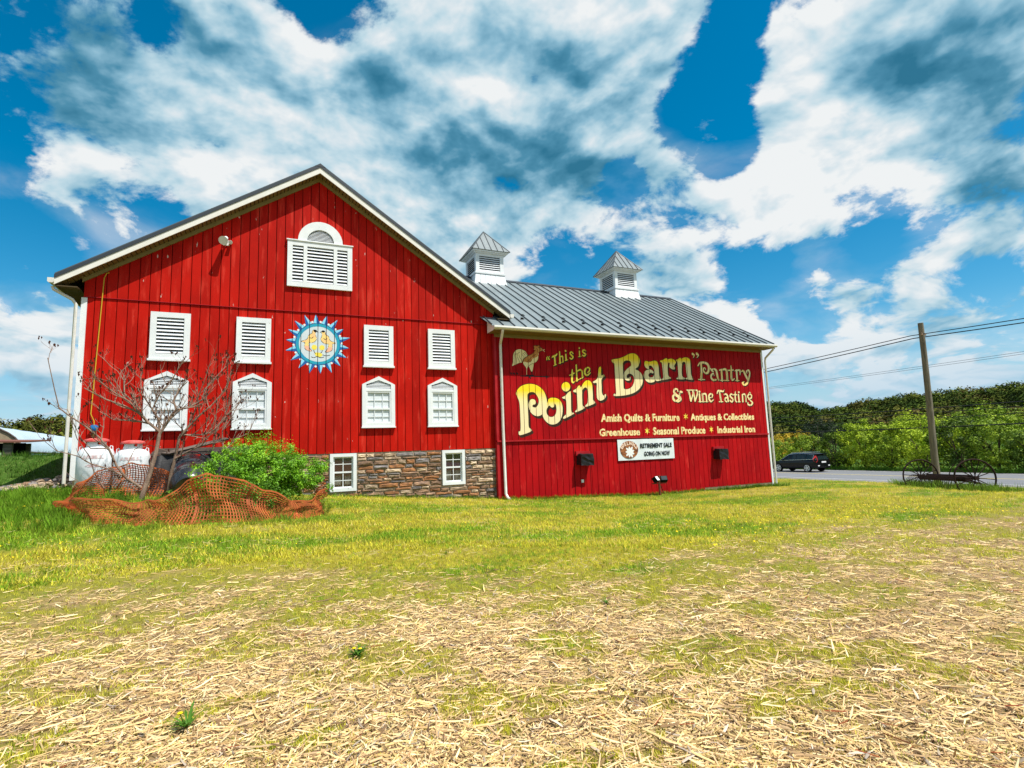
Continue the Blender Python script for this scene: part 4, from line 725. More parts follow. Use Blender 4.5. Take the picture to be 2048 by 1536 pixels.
MB().box(12.9, 19.2, -.19, -.153, -.95, -.20).build('concrete_footing', M['concrete'], barn) 
MB().box(5.93, 6.018, -.215, -.05, -.3, 5.78).build('corner_board', M['red_trim'], barn)
MB().box(19.195, 19.30, -.225, .02, -.45, 5.80).build('corner_board', M['white'], barn)
b = MB(); b.box(19.08, 19.19, .051, 11.6, -1, 5.8); b.add([(19.19, .051, 5.8), (19.19, 11.6, 5.8), (19.19, 5.74, 9.75), (19.08, .051, 5.8), (19.08, 11.6, 5.8), (19.08, 5.74, 9.75)], [(0, 1, 2), (3, 5, 4), (0, 2, 5, 3), (1, 4, 5, 2)]); b.box(6.05, 19.19, 11.61, 11.7, -1, 5.8); b.build('end_wall', M['red_wing'], barn)
# seam of the flush door and its frame
MB().box(9.005, 9.02, -.207, -.2, -.2, 1.86).build('door_seam', M['groove'], barn); MB().box(9.70, 9.715, -.207, -.2, -.22, 1.86).build('door_seam', M['groove'], barn)
# --- wing roof
WS = (9.9 - 5.95) / (5.74 + .8)
def wz(y): return 5.95 + WS * (y + .8)
wr = MB()
wr.add([(6.1, -.78, wz(-.78) - .10), (19.43, -.78, wz(-.78) - .10), (19.43, 5.74, 9.80), (1.2, 5.74, 9.80), (1.2, 12.28, 5.85), (19.43, 12.28, 5.85)], [(0, 1, 2, 3), (3, 2, 5, 4)])
roofw = wr.build('wing_roof', M['roof_dark'], barn)
PWD = .445; k = 0; x = 19.43
while x > 1.6:
    xa, xb = x - PWD, x
    def ystart(xx):
        if xx > 5.62: return -.82
        return (RZ - SL * xx - 5.95) / WS - .8
    ya, yb = ystart(xa), ystart(xb)
    ya = min(ya, 5.70); yb = min(yb, 5.70)
    V = [(xa, ya, wz(ya)), (xb, yb, wz(yb)), (xb, 5.74, 9.9), (xa, 5.74, 9.9), (xa, ya, wz(ya) - .02), (xb, yb, wz(yb) - .02)]
    p = MB().add(V, [(0, 1, 2, 3), (4, 5, 1, 0)])
    # ribs: the raised seam along the right edge
    sx0, sx1 = xb - .022, xb; q0, q1 = wz(yb), 9.9
    V = [(sx0, yb, q0), (sx1, yb, q0), (sx1, 5.74, q1), (sx0, 5.74, q1), (sx0, yb - .01, q0 + .05), (sx1, yb - .01, q0 + .05), (sx1, 5.74, q1 + .05), (sx0, 5.74, q1 + .05)]
    p.add(V, [(4, 5, 6, 7), (0, 1, 5, 4), (0, 4, 7, 3), (1, 2, 6, 5)], 1)
    p.build('roof_panel', [M['roof'], M['seam']], roofw)
    V = [(xa, 5.742, 9.9), (xb, 5.742, 9.9), (xb, 12.3, 5.94), (xa, 12.3, 5.94)]
    MB().add(V, [(0, 1, 2, 3)]).build('roof_panel', M['roof'], roofw)
    x -= PWD; k += 1
MB().add([(1.3, 5.55, 9.83), (19.45, 5.55, 9.83), (19.45, 5.74, 9.97), (1.3, 5.74, 9.97), (1.3, 5.93, 9.83), (19.45, 5.93, 9.83)], [(0, 1, 2, 3), (3, 2, 5, 4), (1, 5, 2)]).build('ridge_cap', M['roof_dark'], roofw)
# snow guards: two staggered rows of small forked clips
sg = None
for r_, (yy, off) in enumerate(((.02, .0), (.42, .22))):
    for k in range(15):
        xx = 19.43 - PWD * (2 * k + 1.5 + r_ * .0) + off
        if xx < 5.9: continue
        if sg is None:
            b = MB(); b.box(-.05, .05, -.012, .012, .0, .07); b.add([(-.09, -.07, 0), (-.04, .0, .06), (-.03, 0, .0), (.09, -.07, 0), (.04, 0, .06), (.03, 0, 0)], [(0, 2, 1), (3, 4, 5)])
            sg = b.build('snow_guard', M['black'], roofw); sg.location = (xx, yy, wz(yy) + .003)
        else: put('snow_guard', sg.data, roofw, (xx, yy, wz(yy) + .003))
# rake edge, eave gutter, soffit box
MB().add([(19.43, -.8, wz(-.8) - .22), (19.46, -.8, wz(-.8) - .22), (19.46, 5.74, 9.70), (19.43, 5.74, 9.70), (19.43, -.8, wz(-.8) + .03), (19.46, -.8, wz(-.8) + .03), (19.46, 5.74, 9.95), (19.43, 5.74, 9.95)], [(0, 3, 2, 1), (4, 5, 6, 7), (0, 1, 5, 4), (1, 2, 6, 5), (0, 4, 7, 3)]).build('rake_board', M['roof_dark'], barn)
g_ = MB(); prof = [(-.09, .08), (-.10, .02), (-.06, -.03), (.03, -.03), (.03, .08)]
V = [(x, -.83 + a, 5.84 + c) for x in (5.68, 19.5) for a, c in prof]
g_.add(V, [(i, i + 5, i + 6, i + 1) for i in range(4)] + [(0, 1, 2, 3, 4), (9, 8, 7, 6, 5)]); g_.build('gutter', M['gutter'], barn)
MB().box(5.70, 19.42, -.79, -.215, 5.775, 5.80).build('soffit', M['soffit'], barn)
MB().box(5.70, 19.42, -.80, -.792, 5.80, 5.93).build('fascia', M['fascia'], barn)
MB().box(5.94, 19.2, -.245, -.214, 5.66, 5.774).build('frieze_board', M['soffit_trim'], barn)
MB().add([(5.695, -.80, 5.775), (5.695, -.20, 5.775), (5.695, -.20, 6.33), (5.695, -.80, 5.96)], [(0, 1, 2, 3)]).build('eave_end_board', M['fascia'], barn)
ds = MB(); ds.tube([(6.02, -.84, 5.80), (6.02, -.82, 5.72), (6.14, -.33, 5.42), (6.15, -.29, 5.30), (6.15, -.29, 2.5), (6.17, -.30, .12), (6.20, -.40, -.02), (6.23, -.50, -.06)], .05, 8); ds.build('downspout', M['gutter'], barn, smooth=True)
ds = MB(); ds.tube([(19.33, -.82, 5.78), (19.33, -.80, 5.70), (19.36, -.33, 5.40), (19.37, -.29, 5.25), (19.37, -.28, -.3)], .045, 8); ds.build('downspout', M['gutter'], barn, smooth=True)
# --- cupolas
def cupola(xc, label):
    yc = 5.74; c = put('cupola', np_mesh('cupola', *(lambda m: (m.v, m.f))(MB().box(xc - .64, xc + .64, yc - .64, yc + .64, 9.9, 10.93)), M['black']), barn); c['label'] = label
    b = MB(); n = 6; h0, h1 = .83, .73; z0, z1 = 9.38, 9.90
    for face in range(4):
        R = Matrix.Rotation(face * pi / 2, 4, 'Z')
        for k in range(n):
            a0, a1 = -1 + 2 * k / n + .008, -1 + 2 * (k + 1) / n - .008
            V = [(a0 * h0, -h0, z0), (a1 * h0, -h0, z0), (a1 * h1, -h1, z1), (a0 * h1, -h1, z1), (a0 * h0, -h0 + .03, z0), (a1 * h0, -h0 + .03, z0), (a1 * h1, -h1 + .03, z1), (a0 * h1, -h1 + .03, z1)]
            V = [tuple(R @ Vector(v) + Vector((xc, yc, 0))) for v in V]
            MB().add(V, [(0, 1, 2, 3), (0, 3, 7, 4), (1, 5, 6, 2), (4, 7, 6, 5)]).build('flared_board', M['white'], c)
    b.box(xc - .77, xc + .77, yc - .77, yc + .77, 9.90, 9.985)
    for sx_ in (-1, 1):
        for sy2 in (-1, 1):
            b.box(xc + sx_ * .62 - .09, xc + sx_ * .62 + .09, yc + sy2 * .62 - .09, yc + sy2 * .62 + .09, 9.986, 10.92)
    for s2 in (-1, 1):
        b.box(xc - .53, xc + .53, yc + s2 * .665 - .035, yc + s2 * .665 + .035, 9.986, 10.07); b.box(xc - .53, xc + .53, yc + s2 * .665 - .035, yc + s2 * .665 + .035, 10.78, 10.92)
        b.box(xc + s2 * .665 - .035, xc + s2 * .665 + .035, yc - .53, yc + .53, 9.986, 10.07); b.box(xc + s2 * .665 - .035, xc + s2 * .665 + .035, yc - .53, yc + .53, 10.78, 10.92)
    b.box(xc - .80, xc + .80, yc - .80, yc + .80, 10.921, 10.97); b.box(xc - .90, xc + .90, yc - .90, yc + .90, 10.972, 11.02)
    b.build('frame', M['white'], c)
    for k in range(7):
        zz = 10.075 + k * .101
        for face in (0, 1, 2, 3):
            R = Matrix.Rotation(face * pi / 2, 4, 'Z')
            V = [(-.53, -.70, zz), (.53, -.70, zz), (.53, -.65, zz + .062), (-.53, -.65, zz + .062), (-.53, -.69, zz - .008), (.53, -.69, zz - .008)]
            MB().add([tuple(R @ Vector(v) + Vector((xc, yc, 0))) for v in V], [(0, 1, 2, 3), (4, 5, 1, 0), (3, 2, 5, 4)]).build('slat', M['slat'], c)
    r = MB(); h, zt_, hb = .96, 12.30, .33
    for face in range(4):
        R = Matrix.Rotation(face * pi / 2, 4, 'Z')
        def P(u, t):   # slightly concave pyramid
            w_ = h * (1 - t); zz = 11.02 + (12.30 - 11.02) * (t ** 1.0); return Vector((u * w_, -w_, zz))
        V = []; F = []; nt_ = 5
        for i in range(nt_ + 1):
            t = i / nt_
            V += [tuple(R @ P(-1, t) + Vector((xc, yc, 0))), tuple(R @ P(1, t) + Vector((xc, yc, 0)))]
        r.add(V, [(2 * i, 2 * i + 1, 2 * i + 3, 2 * i + 2) for i in range(nt_)], 0)
        for u in (-.66, -.33, 0, .33, .66):
            wd = .016; top = 1 - abs(u) - .02 if u else .97
            A = Vector((u * h, -h, 11.02)); B = Vector((u * h, -h * (1 - min(top, .97)), 11.02 + 1.28 * min(top, .97)))
            nrm = Vector((0, -1.28, .96)).normalized() * .03
            V = [A + Vector((-wd, 0, 0)), A + Vector((wd, 0, 0)), B + Vector((wd, 0, 0)), B + Vector((-wd, 0, 0))]; V += [v + nrm for v in V]
            r.add([tuple(R @ v + Vector((xc, yc, 0))) for v in V], [(4, 5, 6, 7), (0, 1, 5, 4), (0, 4, 7, 3), (1, 2, 6, 5)], 1)
        A = Vector((-h, -h, 11.02)); B = Vector((0, 0, 12.30)); rr = MB().tube([tuple(R @ A + Vector((xc, yc, 0))), tuple(R @ B + Vector((xc, yc, 0)))], .028, 6, 1); r.add(rr.v, rr.f, 1)
    r.add([(xc - h, yc - h, 11.021), (xc + h, yc - h, 11.021), (xc + h, yc + h, 11.021), (xc - h, yc + h, 11.021)], [(3, 2, 1, 0)], 0)
    r.build('pyramid_roof', [M['roof'], M['seam']], c)
cupola(8.03, None or 'white cupola nearer the big gable'); cupola(15.88, 'white cupola nearer the far end of the wing')

# --- painted hex sign (on the lower gable tier)
HX, HZ = .02, 5.14
def hexl(name, items, mat, off, parent=barn, step=.018):
    return paint(name, lambda X, Z: field(items, X, Z), bounds(items), gable_strips, off, mat, parent, step)
def circ(r, cx=HX, cz=HZ, n=40, ez=1.0): return [(cx + r * cos(2 * pi * k / n), cz + r * ez * sin(2 * pi * k / n)) for k in range(n)]
hexo = hexl('painted_hex_sign', [('R', circ(.675)), ('H', circ(.655, n=24))], M['dkblue'], .0035); hexo['label'] = 'blue sunburst hex sign with two birds and tulips'
dk, lt, dots = [], [], []
for k in range(18):
    a = 2 * pi * (k + .5) / 18 + .08; w = 2 * pi / 36 * .92; rt = random.uniform(.95, 1.02); ra = .66
    tip = (HX + rt * cos(a), HZ + rt * sin(a)); L_ = (HX + ra * cos(a + w), HZ + ra * sin(a + w)); R_2 = (HX + ra * cos(a - w), HZ + ra * sin(a - w)); C_ = (HX + ra * cos(a), HZ + ra * sin(a))
    if cos(a) > -.2: dk.append(('R', [L_, R_2, tip][::1])); lt.append(('R', [L_, C_, tip]) if sin(a) > 0 else ('R', [C_, L_, tip]))
    else: dk.append(('R', [L_, R_2, tip])); lt.append(('R', [R_2, C_, tip]))
    a2 = a + pi / 18; dots.append(('R', circ(.036, HX + .72 * cos(a2), HZ + .72 * sin(a2), 8)))
hexl('ray_dark_half', dk, M['dkblue'], .0025, hexo); hexl('ray', lt, M['ltblue'], .0035, hexo); hexl('dot', dots, M['whitep'], .0045, hexo)  # rays are two-tone paint: deep blue with a light blue half on top
hexl('ring', [('R', circ(.655)), ('H', circ(.565, n=24))], M['teal'], .0045, hexo); hexl('disc', [('R', circ(.575))], M['palegrey'], .003, hexo)
def hp(x, y): return (HX + (x - 895) / 1580 * 1.9, HZ - (y - 800) / 1580 * 1.9)
bird = [(745, 470), (770, 430), (820, 430), (840, 470), (825, 520), (835, 590), (858, 650), (820, 730), (740, 775), (665, 775), (672, 860), (695, 930), (745, 990), (690, 1002), (620, 975), (575, 940), (560, 860), (568, 775), (500, 760), (490, 738), (580, 705), (635, 660), (655, 585), (710, 535), (745, 520)]
mir = [(1815 - x, y + 8) for x, y in bird][::-1]
def outl(pts, w=.012): 
    Q = [hp(*p) for p in pts]; return [('S', [(x, z, w) for x, z in Q + [Q[0]]])]
hexl('bird', [('P', [hp(*p) for p in bird]), ('P', [hp(*p) for p in mir])], M['orangep'], .0045, hexo)
hexl('bird_tail', [('P', [hp(*p) for p in [(575, 860), (665, 870), (695, 930), (740, 985), (690, 998), (620, 970), (580, 935)]]), ('P', [hp(1815 - x, y + 8) for x, y in [(575, 860), (665, 870), (695, 930), (740, 985), (690, 998), (620, 970), (580, 935)]][::-1])], M['pinkp'], .0055, hexo)
hexl('outline', outl(bird, .007) + outl(mir, .007) + [('S', [(*hp(x, y), .009) for x, y in q]) for q in ([(790, 960), (800, 1010), (835, 1060)], [(1000, 960), (985, 1010), (955, 1040)], [(725, 1145), (800, 1165), (870, 1130), (960, 1160), (1050, 1135)], [(1000, 1075), (1090, 1105), (1190, 1080)], [(690, 640), (740, 650), (775, 610)], [(1030, 640), (1070, 670), (1120, 640)])]
     + [('R', circ(.05, *hp(820, 452), 14, .8)), ('R', circ(.045, *hp(1018, 455), 14, .8)), ('S', [(*hp(870, 470), .012), (*hp(900, 488), .006)]), ('S', [(*hp(965, 468), .012), (*hp(940, 488), .006)])], M['blackp'], .0065, hexo)['kind'] = 'stuff'
hexl('tulip', [('R', circ(.082, *hp(800, 890), 16, 1.0)), ('R', circ(.082, *hp(990, 892), 16, 1.0)), ('P', [hp(*p) for p in [(810, 1040), (900, 1025), (985, 1050), (1000, 1100), (930, 1150), (850, 1125)]])], M['yel'], .0055, hexo)

# --- lettering on the wing
def xf(items, dx, dz, grow=0):
    o = []
    for k, P in items: o.append((k, [(p[0] + dx, p[1] + dz, *( (p[2] + grow,) if len(p) > 2 else ())) for p in P]))
    return o
words = {}; alt = 0
for key, items in PAINT.items():
    wd, ch = key.split('|')
    if wd not in words:
        e_ = empty('painted_word', (0, 0, 0)); e_.parent = barn; words[wd] = e_
    big = wd in ('Point', 'Barn'); par = words[wd]; bb = bounds(items)
    bb2 = (bb[0] - .12, bb[1] + .14, bb[2] - .16, bb[3] + .06)
    if big: fn = lambda X, Z, it=items: np.maximum(field(it, X, Z) + .022, field(it, X - .055, Z + .075) + .018)
    else: fn = lambda X, Z, it=items: np.maximum(field(it, X, Z) + .012, field(it, X - .025, Z + .035) + .010)
    alt = 1 - alt
    paint('letter_shadow', fn, bb2, wing_strips, .0012 + .0005 * alt, M['dkp'], par, .022)
    m = M['grad'] if big else M['yel'] if wd in ('This', 'is', 'the') else M['pantry'] if wd in ('Pantry', 'quote2') else M['cream']
    zmn, zmx = bb[2], bb[3]
    if key == 'Point|i': zmx = zmn + (zmx - zmn)
    o = paint('letter', lambda X, Z, it=items: field(it, X, Z), bb, wing_strips, .003 + .0007 * alt, m, par, .016, grad=(zmn, zmx) if big else None)
for txt, xa, xb, zz, hh in ROWS:
    e_ = empty('painted_line', (0, 0, 0)); e_.parent = barn
    V2, F2 = text_tris(txt, xa, xb, zz, hh * .95, bold=.013)
    OVs, OFs = clip_strips(V2, F2, wing_strips, .003); put('lettering', np_mesh('lettering', OVs, OFs, M['cream']), e_)
    OVs, OFs = clip_strips([(x - .02, z - .012) for x, z in V2], F2, wing_strips, .0016); put('letter_shadow', np_mesh('letter_shadow', OVs, OFs, M['brownp']), e_)
for sx_, sz_ in STARS:
    it = [('R', [(sx_ + (.14 if k % 2 == 0 else .05) * sin(2 * pi * k / 12), sz_ + (.16 if k % 2 == 0 else .055) * cos(2 * pi * k / 12)) for k in range(12)][::-1])]
    paint('painted_star', lambda X, Z, it=it: field(it, X, Z), bounds(it), wing_strips, .003, M['yel'], barn, .014)
rs = empty('painted_rooster', (0, 0, 0)); rs.parent = barn; rs['label'] = 'painted rooster on an arrow weathervane'
rmat = dict(outline=M['dkp'], cream=M['cream'], brown=M['brownp'], black=M['blackp']); roff = dict(outline=.0015, cream=.0028, brown=.0038, black=.0048); rnm = dict(outline='outline', cream='cream_plumage', brown='brown_plumage', black='brushwork')
for c_ in ('outline', 'cream', 'brown', 'black'):
    its = [it for cc, l_ in ROOSTER if cc == c_ for it in l_]
    paint(rnm[c_], lambda X, Z, it=its: field(it, X, Z), bounds(its), wing_strips, roff[c_], rmat[c_], rs, .014)['kind'] = 'stuff'

# --- fixtures
fl = put('floodlight', np_mesh('floodlight', *(lambda m: (m.v, m.f))(MB().box(-2.70, -2.54, -.06, -.024, 8.02, 8.18)), M['white']), barn)
b = MB(); b.tube([(-2.62, -.06, 8.10), (-2.62, -.20, 8.12), (-2.64, -.26, 8.12)], [.03, .03, .03], 8); b.tube([(-2.62, -.18, 8.20), (-2.65, -.32, 8.10), (-2.67, -.44, 8.02)], [.06, .085, .13], 14); b.build('lamp_head', M['white'], fl, smooth=True)
b = MB(); b.tube([(-2.50, -.05, 8.14), (-2.50, -.14, 8.11), (-2.50, -.19, 8.08)], [.03, .05, .06], 10); b.build('sensor', M['white'], fl, smooth=True)
b = MB(); b.tube([(-5.44, -.05, 6.86), (-5.50, -.045, 6.84), (-5.55, -.045, 6.7), (-5.57, -.045, 6.0), (-5.66, -.045, 2.95), (-5.58, -.05, 2.76), (-5.57, -.05, 2.6)], .013, 8); b.tube([(-5.57, -.05, 2.5), (-5.57, -.05, 1.2)], .016, 8); b.build('gas_pipe', M['yellow'], barn, smooth=True)
b = MB(); b.lathe([(.0, .10), (.07, .09), (.09, .03), (.09, -.02), (.06, -.07), (0, -.08)], 14, (-5.56, -.10, 2.56)); b.tube([(-5.66, -.10, 2.6), (-5.46, -.10, 2.6)], .02, 6); b.build('gas_regulator', M['blue'], barn, smooth=True)
for (xa, xb, za, zb_) in ((9.12, 9.66, .97, 1.38), (15.86, 16.38, .93, 1.36)):
    v = put('vent_hood', np_mesh('vent_hood', *(lambda m: (m.v, m.f))(MB().box(xa - .05, xb + .02, -.30, -.20, zb_ - .06, zb_ + .10)), M['red_trim']), barn)
    bm = bmesh.new(); bmesh.ops.create_cube(bm, size=1); bmesh.ops.subdivide_edges(bm, edges=bm.edges[:], cuts=3, use_grid_fill=True)
    for w_ in bm.verts:
        w_.co = Vector(((xa + xb) / 2 + w_.co.x * (xb - xa), -.38 + w_.co.y * .34, (za + zb_) / 2 + w_.co.z * (zb_ - za) + w_.co.y * .03))
        w_.co += Vector((random.uniform(-.02, .02), random.uniform(-.03, .01), random.uniform(-.02, .02)))
    me = bpy.data.meshes.new('cover'); bm.to_mesh(me); bm.free(); me.materials.append(M['cover']); put('cover', me, v)
b = MB(); b.box(9.28, 9.37, -.25, -.2, .32, .43); b.build('outlet_box', M['white'], barn)
# banner hung on the wing
ban = put('banner', None, None) if False else None
n_ = 30; xs = np.linspace(10.97, 13.73, n_); V = []
for r_, zz in enumerate(np.linspace(0, 1, 6)):
    for k, x in enumerate(xs):
        t = (x - 10.97) / 2.76; z0b, z1b = 1.055 - .0 * t, 1.865
        V.append((x, -.245 - .010 * sin(k * .9 + zz * 3) * (1 - abs(2 * zz - 1) * .5), z0b + (z1b - z0b) * zz))
F = [(r_ * n_ + k, r_ * n_ + k + 1, (r_ + 1) * n_ + k + 1, (r_ + 1) * n_ + k) for r_ in range(5) for k in range(n_ - 1)]
M['vinyl'] = material('white_vinyl_banner', (0.74, 0.78, 0.79), 0.4, (0.66, 0.71, 0.73), 3.0, spec=0.4)
ban = put('sale_banner', np_mesh('sale_banner', V, F, M['vinyl'], smooth=True)); tag(ban, 'white vinyl banner reading RETIREMENT SALE GOING ON NOW on the wing wall', 'banner')
def flat_text(name, txt, xa, xb, zz, hh, y, m, parent, bold=0.0):
    V2, F2 = text_tris(txt, xa, xb, zz, hh, bold); return put(name, np_mesh(name, [(x, y, z) for x, z in V2], F2, m), parent)
M['ink'] = material('black_banner_ink', (0.02, 0.025, 0.03), 0.5)
flat_text('lettering', 'RETIREMENT SALE', 12.04, 13.62, 1.52, .17, -.2605, M['ink'], ban, .010); flat_text('lettering', 'GOING ON NOW', 12.20, 13.50, 1.20, .17, -.2605, M['ink'], ban, .010)
M['oval'] = material('brown_oval_logo', (0.10, 0.035, 0.018), 0.5, (0.42, 0.16, 0.06), (3., 3., 16.))
oc = (11.50, 1.465)
b = MB(); b.add([(oc[0] + .43 * cos(2 * pi * k / 32), -.2595, oc[1] + .34 * sin(2 * pi * k / 32)) for k in range(32)], [tuple(range(32))]); b.build('logo_oval', M['oval'], ban)
b = MB()
for k in range(9):
    a = 2 * pi * k / 9 + .3; L_ = .22 + .03 * (k % 2); cx, cz = oc[0] + .03, oc[1] - .09
    P = [(0, 0), (L_ * .45, .05), (L_ * .8, .035), (L_, 0), (L_ * .8, -.035), (L_ * .45, -.05)]
    b.add([(cx + u * cos(a) - w * sin(a), -.2605 - .0004 * k, cz + u * sin(a) + w * cos(a)) for u, w in P], [tuple(range(6))[::-1]])
b.build('logo_flower', M['whitep'], ban)
M['pinkletter'] = material('pale_pink_logo_letters', (0.82, 0.62, 0.50), 0.5)
b = MB()
for k, ch in enumerate('EDELHOLZ'):
    V2, F2 = text_tris(ch, 0, None, 0, .125, .010); mx = max(v[0] for v in V2) / 2; a = radians(158 - k * 19.5); cx, cz = oc[0] + .335 * cos(a), oc[1] + .225 * sin(a); tl = (a - pi / 2) * .75
    b.add([(cx + (x - mx) * .85 * cos(tl) - z * sin(tl), -.2612, cz + (x - mx) * .85 * sin(tl) + z * cos(tl) - .03) for x, z in V2], F2)
b.build('logo_lettering', M['pinkletter'], ban)

# ================================================================== things round the barn
def zc(x, y): return float(H(x, y))
# propane tanks
M['tank'] = material('white_tank_enamel', (0.76, 0.79, 0.80), 0.35, (0.66, 0.70, 0.72), 2.0, spec=0.5, streak=((0.38, 0.27, 0.20), (5., 5., 1.2), 0.68, 0.78))
M['lidred'] = material('faded_red_lid', (0.62, 0.05, 0.05), 0.45, (0.70, 0.16, 0.14), 4.0)
M['faded'] = material('faded_red_lettering', (0.66, 0.40, 0.40), 0.5, (0.74, 0.72, 0.72), 12.0)
def tank(x, y, label):
    zb = zc(x, y) + .02; t = empty('propane_tank', (x, y, zb), 0, label, 'gas tank', 'propane tanks at the barn corner')
    R = .38
    b = MB(); b.lathe([(0, .06), (.26, .06), (R - .05, .10), (R, .18), (R, .86), (R - .03, .96), (R - .10, 1.03), (R - .20, 1.065), (0, 1.07)], 36); b.build('body', M['tank'], t, smooth=True)
    MB().lathe([(.27, 0), (.29, 0), (.29, .10), (.27, .10)], 24).build('foot_ring', M['tank'], t, smooth=True)
    b = MB()
    for k in range(20):
        a0, a1 = 2 * pi * k / 20, 2 * pi * (k + 1) / 20
        if k in (4, 10, 11, 16): zt_ = 1.12
        else: zt_ = 1.21
        b.add([(.20 * cos(a0), .20 * sin(a0), 1.03), (.20 * cos(a1), .20 * sin(a1), 1.03), (.20 * cos(a1), .20 * sin(a1), zt_), (.20 * cos(a0), .20 * sin(a0), zt_)], [(0, 1, 2, 3)])
    b.build('collar', M['tank'], t)
    MB().lathe([(.26, 1.185), (.265, 1.20), (.25, 1.245), (.15, 1.275), (0, 1.285)], 24).build('lid', M['lidred'], t, smooth=True)
    MB().lathe([(0, 1.05), (.05, 1.05), (.05, 1.15), (.03, 1.18), (0, 1.18)], 10).build('valve', M['yellow'], t)
    for s in (-1, 1):
        MB().tube([(s * .26, 0, 1.0), (s * .29, 0, 1.09), (s * .33, 0, 1.07), (s * .34, 0, .95)], .012, 6).build('lifting_lug', M['tank'], t)
    for k, (tx, zz, hh, aa) in enumerate((('ARELL', .78, .075, -.42), ('422', .58, .06, -.35))):
        V2, F2 = text_tris(tx, 0, .09 * len(tx), zz, hh, .006); w = .09 * len(tx)
        base = -pi / 2 + .05
        put('lettering', np_mesh('lettering', [((R + .004) * cos(base + (u - w / 2) / R), (R + .004) * sin(base + (u - w / 2) / R), z) for u, z in V2], F2, M['faded']), t)
    return t
tank(-5.20, -1.25, 'white propane tank with red lid at the barn corner, left of the pair'); tank(-4.44, -1.30, 'white propane tank with red lid, the one behind the bare branches, right of the pair')
b = MB(); b.box(-5.9, -3.95, -1.85, -.75, -.5, .04); sl_ = b.build('concrete_slab', M['concrete'], None, (0, 0, zc(-5, -1.3) - .01), bevel=.02); tag(sl_, 'low pale concrete slab under the propane tanks', 'slab')

# cellar bulkhead of old planks with black plastic, and the black barrel leaning in front
M['oldwood'] = material('weathered_grey_plank', (0.16, 0.13, 0.11), 0.9, (0.08, 0.06, 0.05), (2., 12., 12.), bump=0.3)
bk = empty('cellar_bulkhead', (-2.9, -.6, zc(-2.9, -.6)), 0, 'low weathered plank bulkhead against the barn, sheeted in black plastic', 'bulkhead')
for k in range(5):
    b = MB(); b.box(-1.15, 1.25, -.86 + k * .17, -.70 + k * .17, 0, .05); o = b.build('plank', M['oldwood'], bk, (0, 0, 1.02 + .035 * k)); o.rotation_euler = (0, 0, radians(random.uniform(-1.2, 1.2)))
for xx in (-1.08, 0, 1.15): MB().box(xx - .05, xx + .05, -.80, -.70, -.2, 1.02).build('post', M['oldwood'], bk)
MB().add([(-.9, -.9, 1.08), (-.72, -.95, 1.06), (.6, -.75, 1.42), (.5, -.70, 1.45), (-.9, -.86, 1.03), (-.72, -.91, 1.02), (.6, -.71, 1.38), (.5, -.66, 1.41)], [(0, 1, 2, 3), (4, 7, 6, 5), (0, 4, 5, 1), (1, 5, 6, 2), (2, 6, 7, 3), (3, 7, 4, 0)]).build('brace', M['oldwood'], bk)
n_ = 26; V = []
for r_ in range(9):
    for k in range(n_):
        u = k / (n_ - 1); v = r_ / 8
        V.append((-1.05 + 2.25 * u, -.83 - .45 * v - .05 * sin(u * 19 + v * 3) - .03 * sin(u * 41), 1.0 - 1.05 * v + .03 * sin(u * 13)))
F = [(r_ * n_ + k, r_ * n_ + k + 1, (r_ + 1) * n_ + k + 1, (r_ + 1) * n_ + k) for r_ in range(8) for k in range(n_ - 1)]
put('plastic_sheet', np_mesh('plastic_sheet', V, F, M['cover'], smooth=True), bk)
M['bblack'] = material('black_polythene_barrel', (0.018, 0.020, 0.026), 0.22, spec=0.8)
br = empty('plastic_barrel', (-3.12, -2.25, zc(-3.12, -2.25) + .34), 0, 'glossy black plastic barrel lying tilted between the sumac and the green bush', 'barrel')
b = MB(); b.lathe([(0, -.48), (.26, -.48), (.30, -.44), (.32, -.25), (.335, -.23), (.335, -.19), (.32, -.17), (.325, .15), (.34, .17), (.34, .21), (.325, .23), (.31, .42), (.29, .48), (.25, .50), (.22, .42), (0, .40)], 32)
o = b.build('body', M['bblack'], br, smooth=True); o.rotation_euler = (radians(-62), radians(25), radians(20)); o.location = (.05, .1, .12); o.scale = (1.25,) * 3
b = MB(); b.lathe([(.335, .47), (.345, .47), (.345, .52), (.335, .52), (.33, .47)], 32); o2 = b.build('rim', M['bblack'], br, smooth=True); o2.rotation_euler = o.rotation_euler; o2.location = o.location; o2.scale = o.scale

# floodlight stand against the wing
gz = zc(12.45, -.75) + .14; fs = empty('floodlight_stand', (12.45, -.75, gz), 0, 'small rusty stand with two black floodlights in front of the wing', 'floodlight')
M['rust'] = material('rusty_pipe', (0.20, 0.06, 0.035), 0.8, (0.10, 0.035, 0.02), 14.0)
MB().tube([(0, 0, -.3), (0, 0, .62)], .045, 8).build('post', M['rust'], fs); MB().box(-.32, .32, -.03, .03, .30, .335).build('crossbar', M['rust'], fs)
for s, a in ((-1, .5), (1, -.4)):
    h = put('lamp_head', np_mesh('lamp_head', *(lambda m: (m.v, m.f))(MB().box(-.13, .13, -.08, .08, -.10, .10)), M['black']), fs, (s * .19, -.04, .47), (radians(-35), 0, a))
    MB().box(-.11, .11, -.09, -.082, -.085, .085).build('lens', M['whitep'] if s < 0 else M['glass'], h)
MB().tube([(.0, .0, .32), (.25, .05, -.08)], .015, 6).build('brace', M['rust'], fs)

